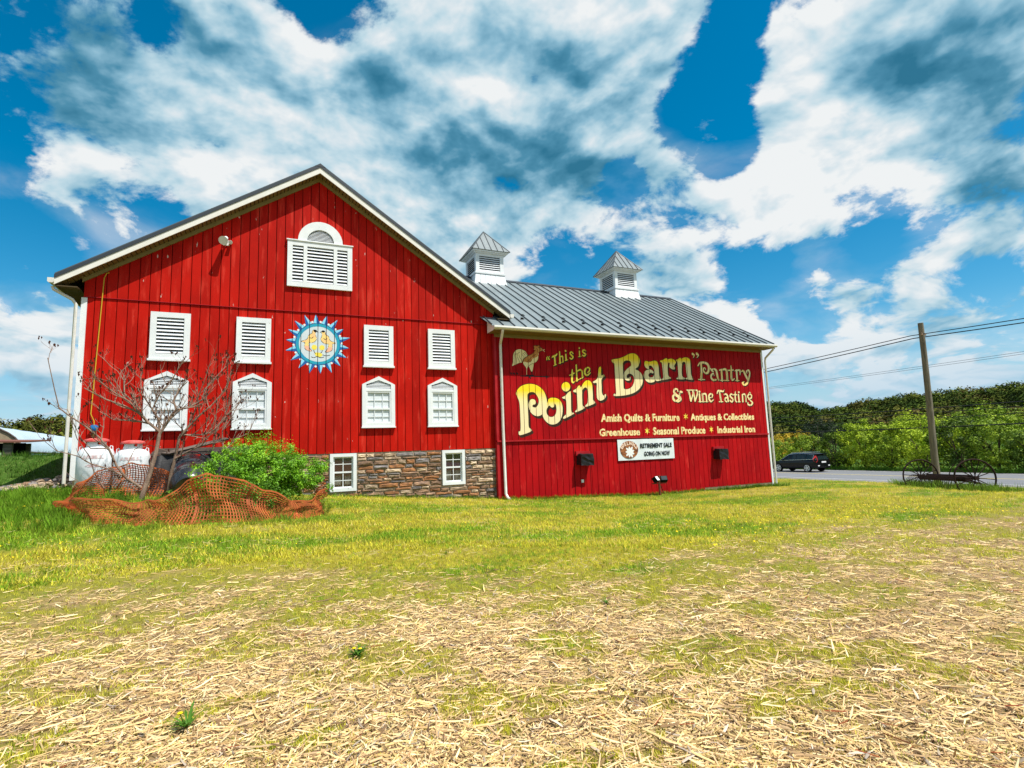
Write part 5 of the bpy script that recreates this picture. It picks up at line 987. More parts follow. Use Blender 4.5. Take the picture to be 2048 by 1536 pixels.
# ------------------------------------------------------------------ foliage tools
def rotmats(n, up=0.0, g=rng):
    """random rotations; up>0 keeps the local z axis near vertical"""
    az = g.uniform(0, 2 * pi, n)
    if up: tilt = g.normal(0, up, n)
    else: tilt = np.arccos(g.uniform(-1, 1, n))
    ta = g.uniform(0, 2 * pi, n)
    ca, sa = np.cos(az), np.sin(az); Z = np.zeros(n); O = np.ones(n)
    Rz = np.stack([np.stack([ca, -sa, Z], -1), np.stack([sa, ca, Z], -1), np.stack([Z, Z, O], -1)], 1)
    c, s = np.cos(tilt), np.sin(tilt); kx, ky = np.cos(ta), np.sin(ta)
    Rt = np.stack([np.stack([c + kx * kx * (1 - c), kx * ky * (1 - c), ky * s], -1), np.stack([kx * ky * (1 - c), c + ky * ky * (1 - c), -kx * s], -1), np.stack([-ky * s, kx * s, c], -1)], 1)
    return np.einsum('nij,njk->nik', Rt, Rz)
def scatter_mesh(name, protoV, protoF, P, R, S, C, mat, parent=None, smooth=False):
    pv = np.asarray(protoV, float); pf = np.asarray(protoF, int); n = len(P); k = len(pv)
    S = np.asarray(S, float)
    if S.ndim == 1: S = S[:, None] * np.ones(3)
    V = np.einsum('nij,nkj->nki', R, pv[None] * S[:, None, :]) + P[:, None, :]
    F = pf[None] + (np.arange(n) * k)[:, None, None]
    C = np.repeat(np.asarray(C), k, axis=0)
    return put(name, np_mesh(name, V.reshape(-1, 3), F.reshape(-1, pf.shape[1]), mat, {'col': ('FLOAT_COLOR', C)}, smooth=smooth), parent)
LEAF = ([(0, 0, 0), (.5, .28, .08), (1, 0, -.05), (.5, -.28, .08)], [(0, 1, 2, 3)])
M['leaf'] = material('green_leaf', (1, 1, 1), 0.55, attr='col', trans=0.25, spec=0.3)
M['twig'] = material('dark_twig_bark', (0.10, 0.065, 0.045), 0.9, (0.05, 0.035, 0.03), 8.0)
M['bark'] = material('grey_brown_bark', (0.34, 0.23, 0.17), 0.9, (0.18, 0.12, 0.09), (16., 16., 4.), bump=0.5)
def rot_out(D, jit=.5, g=rng):
    """rotations taking the leaf's normal to the directions D, with jitter and spin"""
    D = D + g.normal(0, jit, D.shape); D = D / np.linalg.norm(D, axis=1)[:, None]
    a = g.normal(size=D.shape); a -= D * (a * D).sum(1)[:, None]; a /= np.linalg.norm(a, axis=1)[:, None]
    return np.stack([a, np.cross(D, a), D], -1)
def leaf_cloud(n, radii, clumps, leaf, cols, seed, flat=0.0, shell=.55, zmin=-.9, clump_r=.22):
    g = np.random.default_rng(seed); radii = np.array(radii)
    d = g.normal(size=(clumps, 3)); d /= np.linalg.norm(d, axis=1)[:, None]; d = d[d[:, 2] > zmin]
    rr = shell + (1 - shell) * g.random(len(d)) ** .6; rr *= .82 + .3 * g.random(len(d)); cc = d * rr[:, None] * radii
    idx = g.integers(0, len(cc), n); cr = (clump_r * (.6 + .8 * g.random(len(cc))))[idx]
    o = g.normal(size=(n, 3)); o /= np.linalg.norm(o, axis=1)[:, None]; o *= (g.random(n) ** .5)[:, None]
    P = cc[idx] + o * cr[:, None] * radii.mean()
    cb = g.random(len(cc))[idx] * .55 + g.random(n) * .45; cols = np.array(cols); k = cb * (len(cols) - 1); i0 = np.clip(k.astype(int), 0, len(cols) - 2); f = (k - i0)[:, None]
    C = cols[i0] * (1 - f) + cols[i0 + 1] * f
    Dn = o * .8 + (cc[idx] + o * cr[:, None]) / radii * .5 + np.array([0, 0, .35]); return P, rot_out(Dn, .45, g), leaf * (.6 + .8 * g.random(n)), C, cc

# the green bush, growing through the netting
bc = (-1.35, -3.75); bz = zc(*bc)
bush = empty('green_bush', (*bc, bz), 0, 'dense bright green bush beside the orange netting', 'bush')
parts_ = [leaf_cloud(nn, rr_, cl_, .044, [(.06, .16, .006), (.18, .42, .015), (.36, .62, .03)], 5 + ii, clump_r=.17, shell=.35) for ii, (nn, rr_, cl_) in enumerate(((17000, (.98, .85, .84), 170), (10000, (.78, .7, .66), 110), (9000, (.66, .6, .60), 100)))]
offs = ((-.05, 0, .88), (-.78, .05, .72), (.72, -.05, .66))
P = np.concatenate([p_[0] + np.array(o_) for p_, o_ in zip(parts_, offs)]); R, S, C = (np.concatenate([p_[i_] for p_ in parts_]) for i_ in (1, 2, 3)); cc = np.concatenate([p_[4] + np.array(o_) - np.array([0, 0, .98]) for p_, o_ in zip(parts_, offs)]); rng.shuffle(cc)
P[:, 2] = np.maximum(P[:, 2], .12)
k = np.where(rng.random(len(P)) < .02)[0]; sh_ = (np.round(P[k, 0] * 9) * 7919 % 13) / 13; P[k, 2] += sh_ * .42 * rng.random(len(k)); P[k, 0] += rng.normal(0, .02, len(k))
fo_ = scatter_mesh('foliage', *LEAF, P, R, S, C, M['leaf'], bush); fo_['kind'] = 'stuff'
b = MB()
for k in range(46):
    c_ = cc[k] + np.array([0, 0, .98]); a_ = (random.uniform(-.25, .25), random.uniform(-.15, .15), 0); m_ = ((a_[0] + c_[0]) / 2 + random.uniform(-.08, .08), (a_[1] + c_[1]) / 2, c_[2] * .55)
    b.tube([a_, m_, tuple(c_)], [.014, .009, .004], 5)
o = b.build('stems', M['twig'], bush); o['kind'] = 'stuff'
# low weedy leaves poking through the net in front and dried straws
P, R, S, C, cc = leaf_cloud(2600, (1.7, .35, .38), 46, .055, [(.05, .13, .01), (.12, .28, .02), (.2, .34, .03)], 8, clump_r=.13, shell=.1)
P += np.array([-1.75, -4.9, .72 + .1]); wv = scatter_mesh('trailing_vines', *LEAF, P, R, S, C, M['leaf']); tag(wv, 'green creeper leaves growing through the orange netting', 'creeper', kind='stuff')

# sumac: bare limbs with dark seed heads
sm = empty('bare_sumac_tree', (-3.94, -2.9, zc(-3.94, -2.9)), 0, 'bare leafless sumac with many forking twigs in front of the left windows', 'tree')
OX, OZ = -3.94, zc(-3.94, -2.9)
tw = MB(); tips = []
depth_of = {}
def limb(name, y0, y1, r0, r1):
    P = LIMBS[name]; n = len(P); pts = [Vector((x - OX, (y0 + (y1 - y0) * i / (n - 1)), z - OZ)) for i, (x, z) in enumerate(P)]
    rad = [r0 + (r1 - r0) * i / (n - 1) for i in range(n)]; return pts, rad
def twig(b, p, d, L, r, lvl):
    pts = [p]; q_ = p.copy(); dd = d.normalized(); n = 4
    for i in range(n):
        dd = (dd + Vector((random.uniform(-.28, .28), random.uniform(-.28, .28), random.uniform(-.12, .30)))).normalized(); q_ = q_ + dd * L / n; pts.append(q_.copy())
    b.tube(pts, [r * (1 - .6 * i / n) for i in range(n + 1)], 4, cap=False)
    if lvl > 0:
        for i in (1, 2, 3):
            if random.random() < .75: twig(b, pts[i], dd + Vector((random.uniform(-1, 1), random.uniform(-.8, .8), random.uniform(-.4, .8))), L * .6, r * .6, lvl - 1)
    tips.append(pts[-1])
specs = dict(trunkA=(0, .05, .055, .038), trunkB=(.55, .35, .045, .03), a1=(.05, .1, .035, .012), a2=(.1, .35, .022, .008), a3=(.05, -.2, .03, .010), a4=(-.05, -.5, .02, .007), a5=(0, .3, .02, .007), a6=(.05, -.1, .026, .008), a7=(-.05, .2, .018, .007), a8=(0, .5, .016, .006),
             b1=(.35, .2, .03, .008), b2=(.35, .6, .022, .006), b3=(.3, -.1, .016, .006), b4=(.4, -.1, .022, .006), l1=(0, -.6, .028, .007), l2=(-.2, -.7, .018, .005), l3=(-.3, -.1, .015, .005), l4=(-.1, .3, .014, .005), l5=(.1, -.2, .014, .005), c1=(.9, .7, .02, .006), c2=(.9, 1.0, .018, .006), c3=(.9, 1.1, .016, .006))
for nm_, (y0, y1, r0, r1) in specs.items():
    pts, rad = limb(nm_, y0, y1, r0, r1)
    if nm_.startswith('trunk'): MB().tube(pts, rad, 10).build('trunk', M['bark'], sm, smooth=True); continue
    MB().tube(pts, rad, 7).build('branch', M['bark'], sm, smooth=True)
    for i in range(1, len(pts)):
        t = (pts[i] - pts[i - 1]).normalized()
        for _ in range(random.choice((2, 3)) if nm_[0] in 'abc' else 1):
            if nm_[0] == 'l' and random.random() < .4: continue
            u = random.random(); p = pts[i - 1].lerp(pts[i], u)
            twig(tw, p, t + Vector((random.uniform(-1, 1), random.uniform(-.9, .9), random.uniform(-.5, 1))), random.uniform(.30, .62), rad[i] * .5 + .003, 2 if random.random() < .22 else 1)
    tips.append(pts[-1])
o = tw.build('twigs', M['bark'], sm); o['kind'] = 'stuff'
sd = MB()
for t in tips:
    if random.random() < .34:
        for _ in range(3):
            c_ = t + Vector((random.uniform(-.03, .03), random.uniform(-.03, .03), random.uniform(-.02, .05))); r_ = random.uniform(.010, .022)
            sd.add([c_ + Vector((r_, 0, 0)), c_ + Vector((-r_, r_ * .5, 0)), c_ + Vector((0, -r_, r_)), c_ + Vector((0, 0, -r_ * 2.6))], [(0, 1, 2), (0, 3, 1), (1, 3, 2), (2, 3, 0)])
M['seed'] = material('dark_dried_seed_head', (0.10, 0.035, 0.02), 0.9)
o = sd.build('seed_heads', M['seed'], sm); o['kind'] = 'stuff'

# orange plastic netting
M['net'] = material('orange_plastic_netting', (0.66, 0.165, 0.05), 0.65, (0.36, 0.095, 0.035), 2.2, trans=0.15)
def netting(path, hs, lean, wob, step=.056, thick=.018, sag=0.0, name='net_panel'):
    path = np.array(path, float); seg = np.hypot(*np.diff(path, axis=0).T); s = np.concatenate([[0], np.cumsum(seg)]); Ltot = s[-1]
    n = int(Ltot / step); m = 15; ss = np.linspace(0, Ltot, n)
    def sm_(v): 
        v = np.interp(ss, s, v); k = np.ones(9) / 9; return np.convolve(np.pad(v, 4, mode='edge'), k, mode='valid')
    X, Y, Hh, Ln = sm_(path[:, 0]), sm_(path[:, 1]), sm_(hs), sm_(lean)
    dx, dy = np.gradient(X), np.gradient(Y); L = np.hypot(dx, dy); nx2, ny2 = dy / L, -dx / L
    G = np.zeros((n, m, 3))
    for j in range(m):
        v = j / (m - 1); off = Ln * v - .10 * np.sin(pi * v) * wob * (1 + .6 * np.sin(ss * 3.1)) + .16 * wob * (fbm(ss * 2.6, v * 3 + 0 * ss, 3, 77) - .5) * 2 + .05 * wob * np.sin(ss * 9 + v * 4)
        zz = np.array([zc(a, c) for a, c in zip(X, Y)]) + Hh * v * (.90 - .35 * (fbm(ss * 2.1, 0 * ss, 3, 5) - .5)) + .025 * np.sin(ss * 11 + v * 2) * v
        G[:, j] = np.stack([X + nx2 * off + dx / L * .05 * np.sin(v * 5 + ss * 2), Y + ny2 * off, zz], -1)
    b = MB(); T = thick / 2
    V = []; F = []
    def strand(pts, w):
        k0 = len(V)
        for p in pts: V.append((p[0], p[1] - .001, p[2])); V.append((p[0] + w[0], p[1] + w[1], p[2] + w[2]))
        for i in range(len(pts) - 1): F.append((k0 + 2 * i, k0 + 2 * i + 1, k0 + 2 * i + 3, k0 + 2 * i + 2))
    for i in range(n):
        dxy = (dx[i] / L[i], dy[i] / L[i]); w = thick * (2.4 if i % 18 == 0 else 1); strand(G[i], (dxy[0] * w, dxy[1] * w, 0))
    for j in range(m): strand(G[:, j], (0, 0, thick * (1.8 if j in (0, m - 1) else 1)))
    return np.array(V), np.array(F)
net = empty('orange_netting', (0, 0, 0), 0, 'sagging orange plastic safety netting looped round the sumac and bush', 'netting')
fr_path = [(-5.0, -4.1), (-4.85, -4.6), (-4.5, -5.0), (-4.05, -5.3), (-3.6, -5.5), (-3.15, -5.55), (-2.8, -5.55), (-2.5, -5.55), (-2.1, -5.52), (-1.75, -5.48), (-1.35, -5.4), (-.8, -5.2), (-.35, -4.9), (-.12, -4.4), (-.12, -3.7)]
fr_h = [.10, .22, .38, .46, .42, .42, .74, 1.22, 1.12, .86, .58, .36, .40, .62, .75]
V, F = netting(fr_path, fr_h, [.0, .1, .15, .0, -.25, -.35, -.3, -.12, -.1, -.15, -.2, -.1, 0, .05, .05], 1.0)
put('net_panel', np_mesh('net_panel', V, F, M['net']), net)
bk_path = [(-4.95, -4.3), (-4.9, -3.3), (-4.6, -2.45), (-4.0, -2.2), (-3.4, -2.2), (-2.9, -2.35), (-2.4, -2.8), (-1.9, -3.6)]
V, F = netting(bk_path, [.12, .55, .80, .78, .74, .5, .35, .3], [0, .05, .1, .05, 0, .05, 0, 0], .7)
put('net_panel', np_mesh('net_panel', V, F, M['net']), net)
st = MB().tube([(0, 0, -.1), (0.02, 0, .95)], .02, 6); st.build('stake', M['oldwood'], net, (-4.62, -2.4, zc(-4.62, -2.4)))


# stone rubble heap at the left corner of the barn
hp_ = empty('stone_heap', (-7.0, .2, zc(-7.0, .2)), 0, 'heap of pale loose field stones beside the left corner of the barn', 'stone heap')
protos = []
for k in range(5):
    bm = bmesh.new(); bmesh.ops.create_icosphere(bm, subdivisions=1, radius=1)
    for v in bm.verts: v.co = Vector((v.co.x * random.uniform(.7, 1.1), v.co.y * random.uniform(.6, 1.0), v.co.z * random.uniform(.35, .6)))
    me = bpy.data.meshes.new('stone'); bm.to_mesh(me); bm.free(); me.materials.append(M['stoneC'] if k < 3 else M['stoneA'] if k == 3 else M['stoneB']); protos.append(me)
for k in range(210):
    t = random.random(); x = -7.9 + 1.75 * random.random() + .25 * t; y = -.6 + 3.2 * t + random.uniform(-.5, .5)
    zz = zc(x, y) + .05 + max(0, .35 - abs(x + 6.6) * .35) * random.random() * t; s = random.uniform(.06, .15)
    o = put('stone', random.choice(protos), hp_, (x + 7.0, y - .2, zz - hp_.location.z), (random.uniform(-.4, .4), random.uniform(-.4, .4), random.uniform(0, 6))); o.scale = (s, s, s)

# ------------------------------------------------------------------ left background: hoop house, open shed and its board
M['poly'] = material('white_greenhouse_film', (0.50, 0.60, 0.67), 0.35, (0.40, 0.50, 0.58), 0.25, spec=0.4)
gh = empty('greenhouse', (-17.5, 31.9, 2.15), 0, 'long white plastic hoop greenhouse on the rise behind the shed', 'greenhouse')
A = Vector((0, 0, 0)); Dg = Vector((-3.0, 43, 0)).normalized(); Sg = Vector((-Dg.y, Dg.x, 0)); Lg, Wg, Hg = 50.0, 4.0, 2.75
def hoop(s, k, n=18, ex=0):
    a = pi * k / n; return A + Dg * s + Sg * (Wg + (Wg + ex) * -cos(a)) + Vector((0, 0, (Hg + ex) * sin(a) ** .8))
V = []; F = []; ns_ = 26
for i in range(ns_ + 1):
    for k in range(19): 
        p = hoop(Lg * i / ns_, k); V.append(p - Vector((0, 0, .03 * (i % 2))))
F = [(i * 19 + k, i * 19 + k + 1, (i + 1) * 19 + k + 1, (i + 1) * 19 + k) for i in range(ns_) for k in range(18)]
put('film_cover', np_mesh('film_cover', V, F, M['poly'], smooth=True), gh)
M['tanend'] = material('tan_end_wall', (0.36, 0.28, 0.18), 0.8, (0.26, 0.2, 0.13), 3.0)
for s in (0.05, Lg - .05):
    V = [tuple(hoop(s, k)) for k in range(19)]; put('end_wall', np_mesh('end_wall', V, [tuple(range(19))], M['tanend']), gh)
for s in (0.0, Lg): MB().tube([hoop(s, k, ex=.03) for k in range(19)], .06, 6).build('end_hoop', M['oldwood'], gh)
MB().tube([A + Dg * 0 + Vector((0, -.06, .55)), A + Dg * Lg + Vector((0, -.06, .55))], .07, 6).build('side_rail', M['oldwood'], gh)
sh = empty('open_shed', (-17.8, 27.2, zc(-17.6, 27.2) - .06), 0, 'dark open farm stand shed with a flat brown roof at the left edge', 'shed')
MB().add([(-3.5, -.8, 1.32), (2.35, -.8, 1.22), (2.35, 3, 1.42), (-3.5, 3, 1.52), (-3.5, -.8, 1.44), (2.35, -.8, 1.30), (2.35, 3, 1.52), (-3.5, 3, 1.66)], [(3, 2, 1, 0), (4, 5, 6, 7), (0, 1, 5, 4), (1, 2, 6, 5), (2, 3, 7, 6), (3, 0, 4, 7)]).build('roof', material('brown_shed_roof', (0.17, 0.07, 0.05), 0.8), sh)
for (xx, yy) in ((1.2, -.4), (-.6, -.4), (-2.8, -.4), (1.2, 2.4)): MB().box(xx - .22, xx + .22, yy - .12, yy + .12, -.6, 1.26).build('post', M['oldwood'], sh)
MB().box(-3.3, 1.2, 2.2, 2.3, -.6, 1.3).build('back_wall', M['black'], sh)
bd = empty('produce_sign', (-16.75, 25.8, zc(-17.3, 26.2) + .12), 0, 'small pale green and white sign board propped under the shed roof', 'sign')
MB().box(-.19, .19, -.02, .02, .10, .40).build('board', material('pale_green_sign', (0.45, 0.66, 0.35), 0.6, (0.70, 0.80, 0.60), 3.0), bd)
b = MB()
for k in range(5): b.box(-.14 + k * .058, -.10 + k * .058, -.024, -.0205, .22 + .02 * (k % 2), .28 + .01 * (k % 3))
b.build('lettering', M['ink'], bd)

# ------------------------------------------------------------------ utility pole, wires, hay rake
M['pole'] = material('grey_weathered_pole', (0.23, 0.20, 0.15), 0.9, (0.13, 0.11, 0.085), (9., 9., .8), bump=0.5)
pl = empty('utility_pole', (30.5, -.85, -.95), 0, 'weathered grey wooden utility pole by the road, behind the hay rake', 'pole')
pts = [(0, 0, -.6), (-.04, -.02, 1.5), (-.30, -.25, 4.2), (-.62, -.48, 6.9), (-.72, -.55, 8.45)]
MB().tube(pts, [.165, .158, .145, .13, .125], 14).build('shaft', M['pole'], pl, smooth=True)
MB().tube([(-.80, -.5, 7.9), (-.5, -.5, 7.85)], .03, 6).build('bolt', M['rust'], pl)
for s in (-.16, .12): MB().lathe([(0, 0), (.05, 0), (.06, .04), (.03, .08), (.05, .11), (0, .13)], 10, (-.66 + s, -.6, 7.78)).build('insulator', M['concrete'], pl)
M['wire'] = material('black_cable', (0.02, 0.02, 0.022), 0.6)
def wire(x, z0, r, label, sag=.5, span=46., dx=0.0, y0=-.9):
    b = MB()
    for s in range(-2, 4):
        ya, yb = y0 + s * span, y0 + (s + 1) * span; n = 16
        pts = [(x + dx * 0, ya + (yb - ya) * i / n, z0 - 4 * sag * (i / n) * (1 - i / n)) for i in range(n + 1)]
        b.tube(pts, r, 5, cap=False)
    o = b.build('overhead_wire', M['wire']); tag(o, label, 'wire', 'overhead wires along the road')
wire(29.74, 6.92, .022, 'upper of the two thick wires meeting the pole near its top', sag=.55); wire(29.90, 6.78, .026, 'lower of the two thick wires meeting the pole near its top', sag=.62)
wire(46.5, 7.33, .012, 'upper of the two thin wires crossing the sky right of the barn', sag=.15, y0=-16); wire(46.5, 7.20, .012, 'lower of the two thin wires crossing the sky right of the barn', sag=.18, y0=-16)
wire(46.6, 4.2, .035, 'highest of the four cables crossing in front of the wooded hill', sag=.45, y0=-18); wire(46.6, 3.75, .025, 'second highest cable crossing in front of the bushes', sag=.35, y0=-18)
wire(46.6, 3.25, .022, 'third cable down crossing in front of the bushes', sag=.3, y0=-18); wire(46.6, 2.6, .045, 'lowest and thickest cable crossing in front of the bushes', sag=.38, y0=-20)
M['iron'] = material('rusted_black_iron', (0.018, 0.012, 0.011), 0.8, (0.04, 0.02, 0.014), 12.0, metal=0.2)
rk0, rk1 = Vector((24.9, -3.15, -.15)), Vector((23.0, -6.05, -.05))
ax = (rk1 - rk0); axn = ax.normalized(); mid = (rk0 + rk1) / 2
rake = empty('hay_rake', (mid.x, mid.y, zc(mid.x, mid.y)), 0, 'old rusty iron hay rake with two big spoked wheels on the verge', 'hay rake'); ro_ = Vector(rake.location)
up = Vector((0, 0, 1)); fwd = axn.cross(up).normalized()
for c_ in (rk0, rk1):
    c2 = c_ - ro_; n = 40; rim = MB(); Rw = .70
    rim.tube([c2 + (fwd * cos(2 * pi * k / n) + up * sin(2 * pi * k / n)) * Rw for k in range(n + 1)], .032, 6, cap=False); w = rim.build('wheel', M['iron'], rake, smooth=True)
    for k in range(14):
        a = 2 * pi * k / 14 + .1; MB().tube([c2 + axn * (.05 if k % 2 else -.05), c2 + (fwd * cos(a) + up * sin(a)) * Rw], .018, 5).build('spoke', M['iron'], w)
    MB().tube([c2 - axn * .13, c2 + axn * .13], .075, 12).build('hub', M['iron'], w)
MB().tube([rk0 - ro_, rk1 - ro_], .035, 8).build('axle', M['iron'], rake)
MB().tube([rk0 - ro_ + axn * .2 + fwd * .12 + up * -.05, rk1 - ro_ - axn * .2 + fwd * .12 + up * -.05], .10, 8).build('rake_head', M['iron'], rake)
MB().tube([rk0 - ro_ + axn * .3 - fwd * .10 + up * .06, rk1 - ro_ - axn * .3 - fwd * .10 + up * .06], .045, 8).build('lift_bar', M['iron'], rake)
for k in range(24):
    p = rk0 - ro_ + ax * (k + 1.2) / 26.0 + fwd * .12
    pts = [p + up * .0, p + fwd * .30 + up * .08, p + fwd * .55 - up * .10, p + fwd * .62 - up * .34, p + fwd * .50 - up * .52, p + fwd * .35 - up * .56]
    MB().tube(pts, .010, 5).build('tine', M['iron'], rake)
m2 = rk0.lerp(rk1, .55) - ro_
MB().tube([m2, m2 + up * .32 - fwd * .12, m2 + up * .50 - fwd * .25], .018, 6).build('lever', M['iron'], rake); MB().tube([rk0.lerp(rk1, .3) - ro_, m2 - fwd * 1.3 - up * .35], .03, 6).build('shaft', M['iron'], rake); MB().tube([rk0.lerp(rk1, .75) - ro_, m2 - fwd * 1.3 - up * .35], .03, 6).build('shaft', M['iron'], rake)

# ------------------------------------------------------------------ black estate car on the road
M['carpaint'] = material('black_car_paint', (0.004, 0.004, 0.006), 0.22, spec=0.35)
M['carglass'] = material('tinted_car_glass', (0.01, 0.02, 0.022), 0.12, spec=0.4)
M['chrome'] = material('bright_chrome', (0.75, 0.76, 0.78), 0.2, metal=1.0)
M['tyre'] = material('tyre_rubber', (0.015, 0.015, 0.015), 0.85)
M['alloy'] = material('silver_alloy', (0.60, 0.61, 0.63), 0.35, metal=0.6)
M['tail'] = material('red_tail_light', (0.55, 0.02, 0.01), 0.2, spec=0.7)
car = empty('parked_car', (42.2, 16.15, -1.186), 0, 'black five door sport utility car driving away on the far lane', 'car'); car.name = 'black_car'
# profile along y (front at +y); half widths by height
yy = [-2.33, -2.30, -2.20, -1.9, -1.2, -.6, 0, .45, 1.05, 1.45, 2.0, 2.28, 2.35]
belt = [.98, 1.04, 1.08, 1.09, 1.07, 1.05, 1.03, 1.02, 1.0, .96, .86, .72, .60]
roof = [1.0, 1.12, 1.40, 1.60, 1.665, 1.675, 1.66, 1.60, 1.28, .985, .88, .73, .61]
hw_ = [.78, .86, .91, .94, .955, .955, .955, .95, .94, .93, .89, .80, .70]
rw_ = [.70, .66, .62, .62, .64, .655, .65, .63, .68, .80, .80, .72, .66]
V = []; K = 7
for i, y in enumerate(yy):
    lo = .30 if 0 < i < len(yy) - 1 else .38
    ring = [(hw_[i] * .90, lo), (hw_[i], .45), (hw_[i] * 1.0, .75), (hw_[i] * .985, belt[i]), (rw_[i] + .02, roof[i] - .06 if roof[i] > belt[i] + .1 else roof[i] - .01), (rw_[i] * .8, roof[i]), (0, roof[i] + .012)]
    V += [(x, y, z) for x, z in ring] + [(-x, y, z) for x, z in ring[-2::-1]]
m = 13; F = []; mi_ = []
for i in range(len(yy) - 1):
    for k in range(m - 1):
        F.append((i * m + k, i * m + k + 1, (i + 1) * m + k + 1, (i + 1) * m + k))
F += [tuple(range(m))[::-1], tuple((len(yy) - 1) * m + k for k in range(m))]
bd_ = put('body', np_mesh('body', V, F, M['carpaint'], smooth=True), car)
bm = bmesh.new(); bm.from_mesh(bd_.data); bmesh.ops.recalc_face_normals(bm, faces=bm.faces); bm.to_mesh(bd_.data); bm.free()
try: bd_.data.set_sharp_from_angle(angle=radians(35))
except Exception: pass
def side_panel(name, ys, m, dz0=.03, dz1=.09, s=-1, parent=None):
    lo, hi = [], []
    for y in ys:
        b_, r_ = np.interp(y, yy, belt), np.interp(y, yy, roof); h_, w2 = np.interp(y, yy, hw_) * .985, np.interp(y, yy, rw_) + .02; rt = r_ - .06
        f0 = dz0 / max(rt - b_, .05); f1 = 1 - dz1 / max(rt - b_, .05); f1 = max(f1, f0 + .02)
        lo.append((s * (h_ + (w2 - h_) * f0 + .006), y, b_ + (rt - b_) * f0)); hi.append((s * (h_ + (w2 - h_) * f1 + .006), y, b_ + (rt - b_) * f1))
    n = len(ys); return put(name, np_mesh(name, lo + hi, [(k, k + 1, n + k + 1, n + k) for k in range(n - 1)], m), parent or car)
for s in (-1, 1):
    side_panel('window', [-.35, 0, .45, .95, 1.12], M['carglass'], s=s, dz1=.02); side_panel('window', [-1.30, -.9, -.42], M['carglass'], s=s, dz1=.02); side_panel('window', [-1.95, -1.7, -1.38], M['carglass'], s=s, dz1=.03)
    t = [];
    for y in (1.18, .9, .45, 0, -.6, -1.2, -1.7, -1.92, -2.0, -1.85, -1.2, 0, 1.0, 1.18):
        pass
    top = [(y, np.interp(y, yy, roof) - .075) for y in (1.15, .9, .45, 0, -.6, -1.2, -1.7, -1.95)]; bot = [(y, np.interp(y, yy, belt) + .02) for y in (-2.02, -1.8, -1.2, 0, 1.15)]
    P3 = [Vector((s * (np.interp(y, yy, rw_) + .045), y, z)) for y, z in top] + [Vector((s * (np.interp(y, yy, hw_) * .985 + .008), y, z)) for y, z in bot]
    MB().tube(P3 + [P3[0]], .016, 5, cap=False).build('chrome_trim', M['chrome'], car)
    MB().tube([(s * .56, -1.7, 1.70), (s * .58, -.6, 1.725), (s * .56, .3, 1.69)], .016, 5).build('roof_rail', M['chrome'], car)
    MB().box(*sorted((s * .96, s * 1.10)), .88, 1.02, 1.02, 1.14).build('door_mirror', M['carpaint'], car, bevel=.02)
    # tail light: vertical on the pillar, hooked onto the flank
    MB().add([(s * .63, -2.19, 1.42), (s * .69, -2.08, 1.42), (s * .93, -2.02, 1.12), (s * .93, -2.10, .92), (s * .86, -2.335, .86), (s * .74, -2.35, 1.02)], [(0, 1, 2, 3, 4, 5)]).build('tail_light', M['tail'], car)
    MB().box(*sorted((s * .55, s * .76)), -2.345, -2.325, .52, .60).build('reversing_light', M['whitep'], car)
    for y in (-1.42, 1.46):
        w = MB(); w.tube([(s * .76, y, .36), (s * .965, y, .36)], .36, 28); wo_ = w.build('wheel', M['tyre'], car)
        rm = MB(); rm.tube([(s * .955, y, .36), (s * .972, y, .36)], .27, 24); rm.tube([(s * .96, y, .36), (s * .985, y, .36)], .05, 10)
        rm.build('rim', M['alloy'], wo_)
        g5 = MB()
        for k in range(5):
            a = 2 * pi * (k + .5) / 5; g5.add([(s * .9745, y + .09 * cos(a), .36 + .09 * sin(a)), (s * .9745, y + .235 * cos(a - .38), .36 + .235 * sin(a - .38)), (s * .9745, y + .235 * cos(a + .38), .36 + .235 * sin(a + .38))], [(0, 1, 2)])
        g5.build('spoke_gap', M['black'], wo_)
MB().add([(-.55, -2.205, 1.44), (.55, -2.205, 1.44), (.66, -2.325, 1.08), (-.66, -2.325, 1.08)], [(0, 1, 2, 3)]).build('rear_window', M['carglass'], car)
MB().box(-.28, .28, -2.36, -2.345, .80, .92).build('number_plate', M['whitep'], car)
MB().add([(-.6, .98, 1.30), (.6, .98, 1.30), (.72, 1.42, 1.015), (-.72, 1.42, 1.015)], [(3, 2, 1, 0)]).build('windscreen', M['carglass'], car)
MB().box(-.62, .62, -2.30, -2.02, 1.52, 1.56).build('spoiler', M['carpaint'], car)

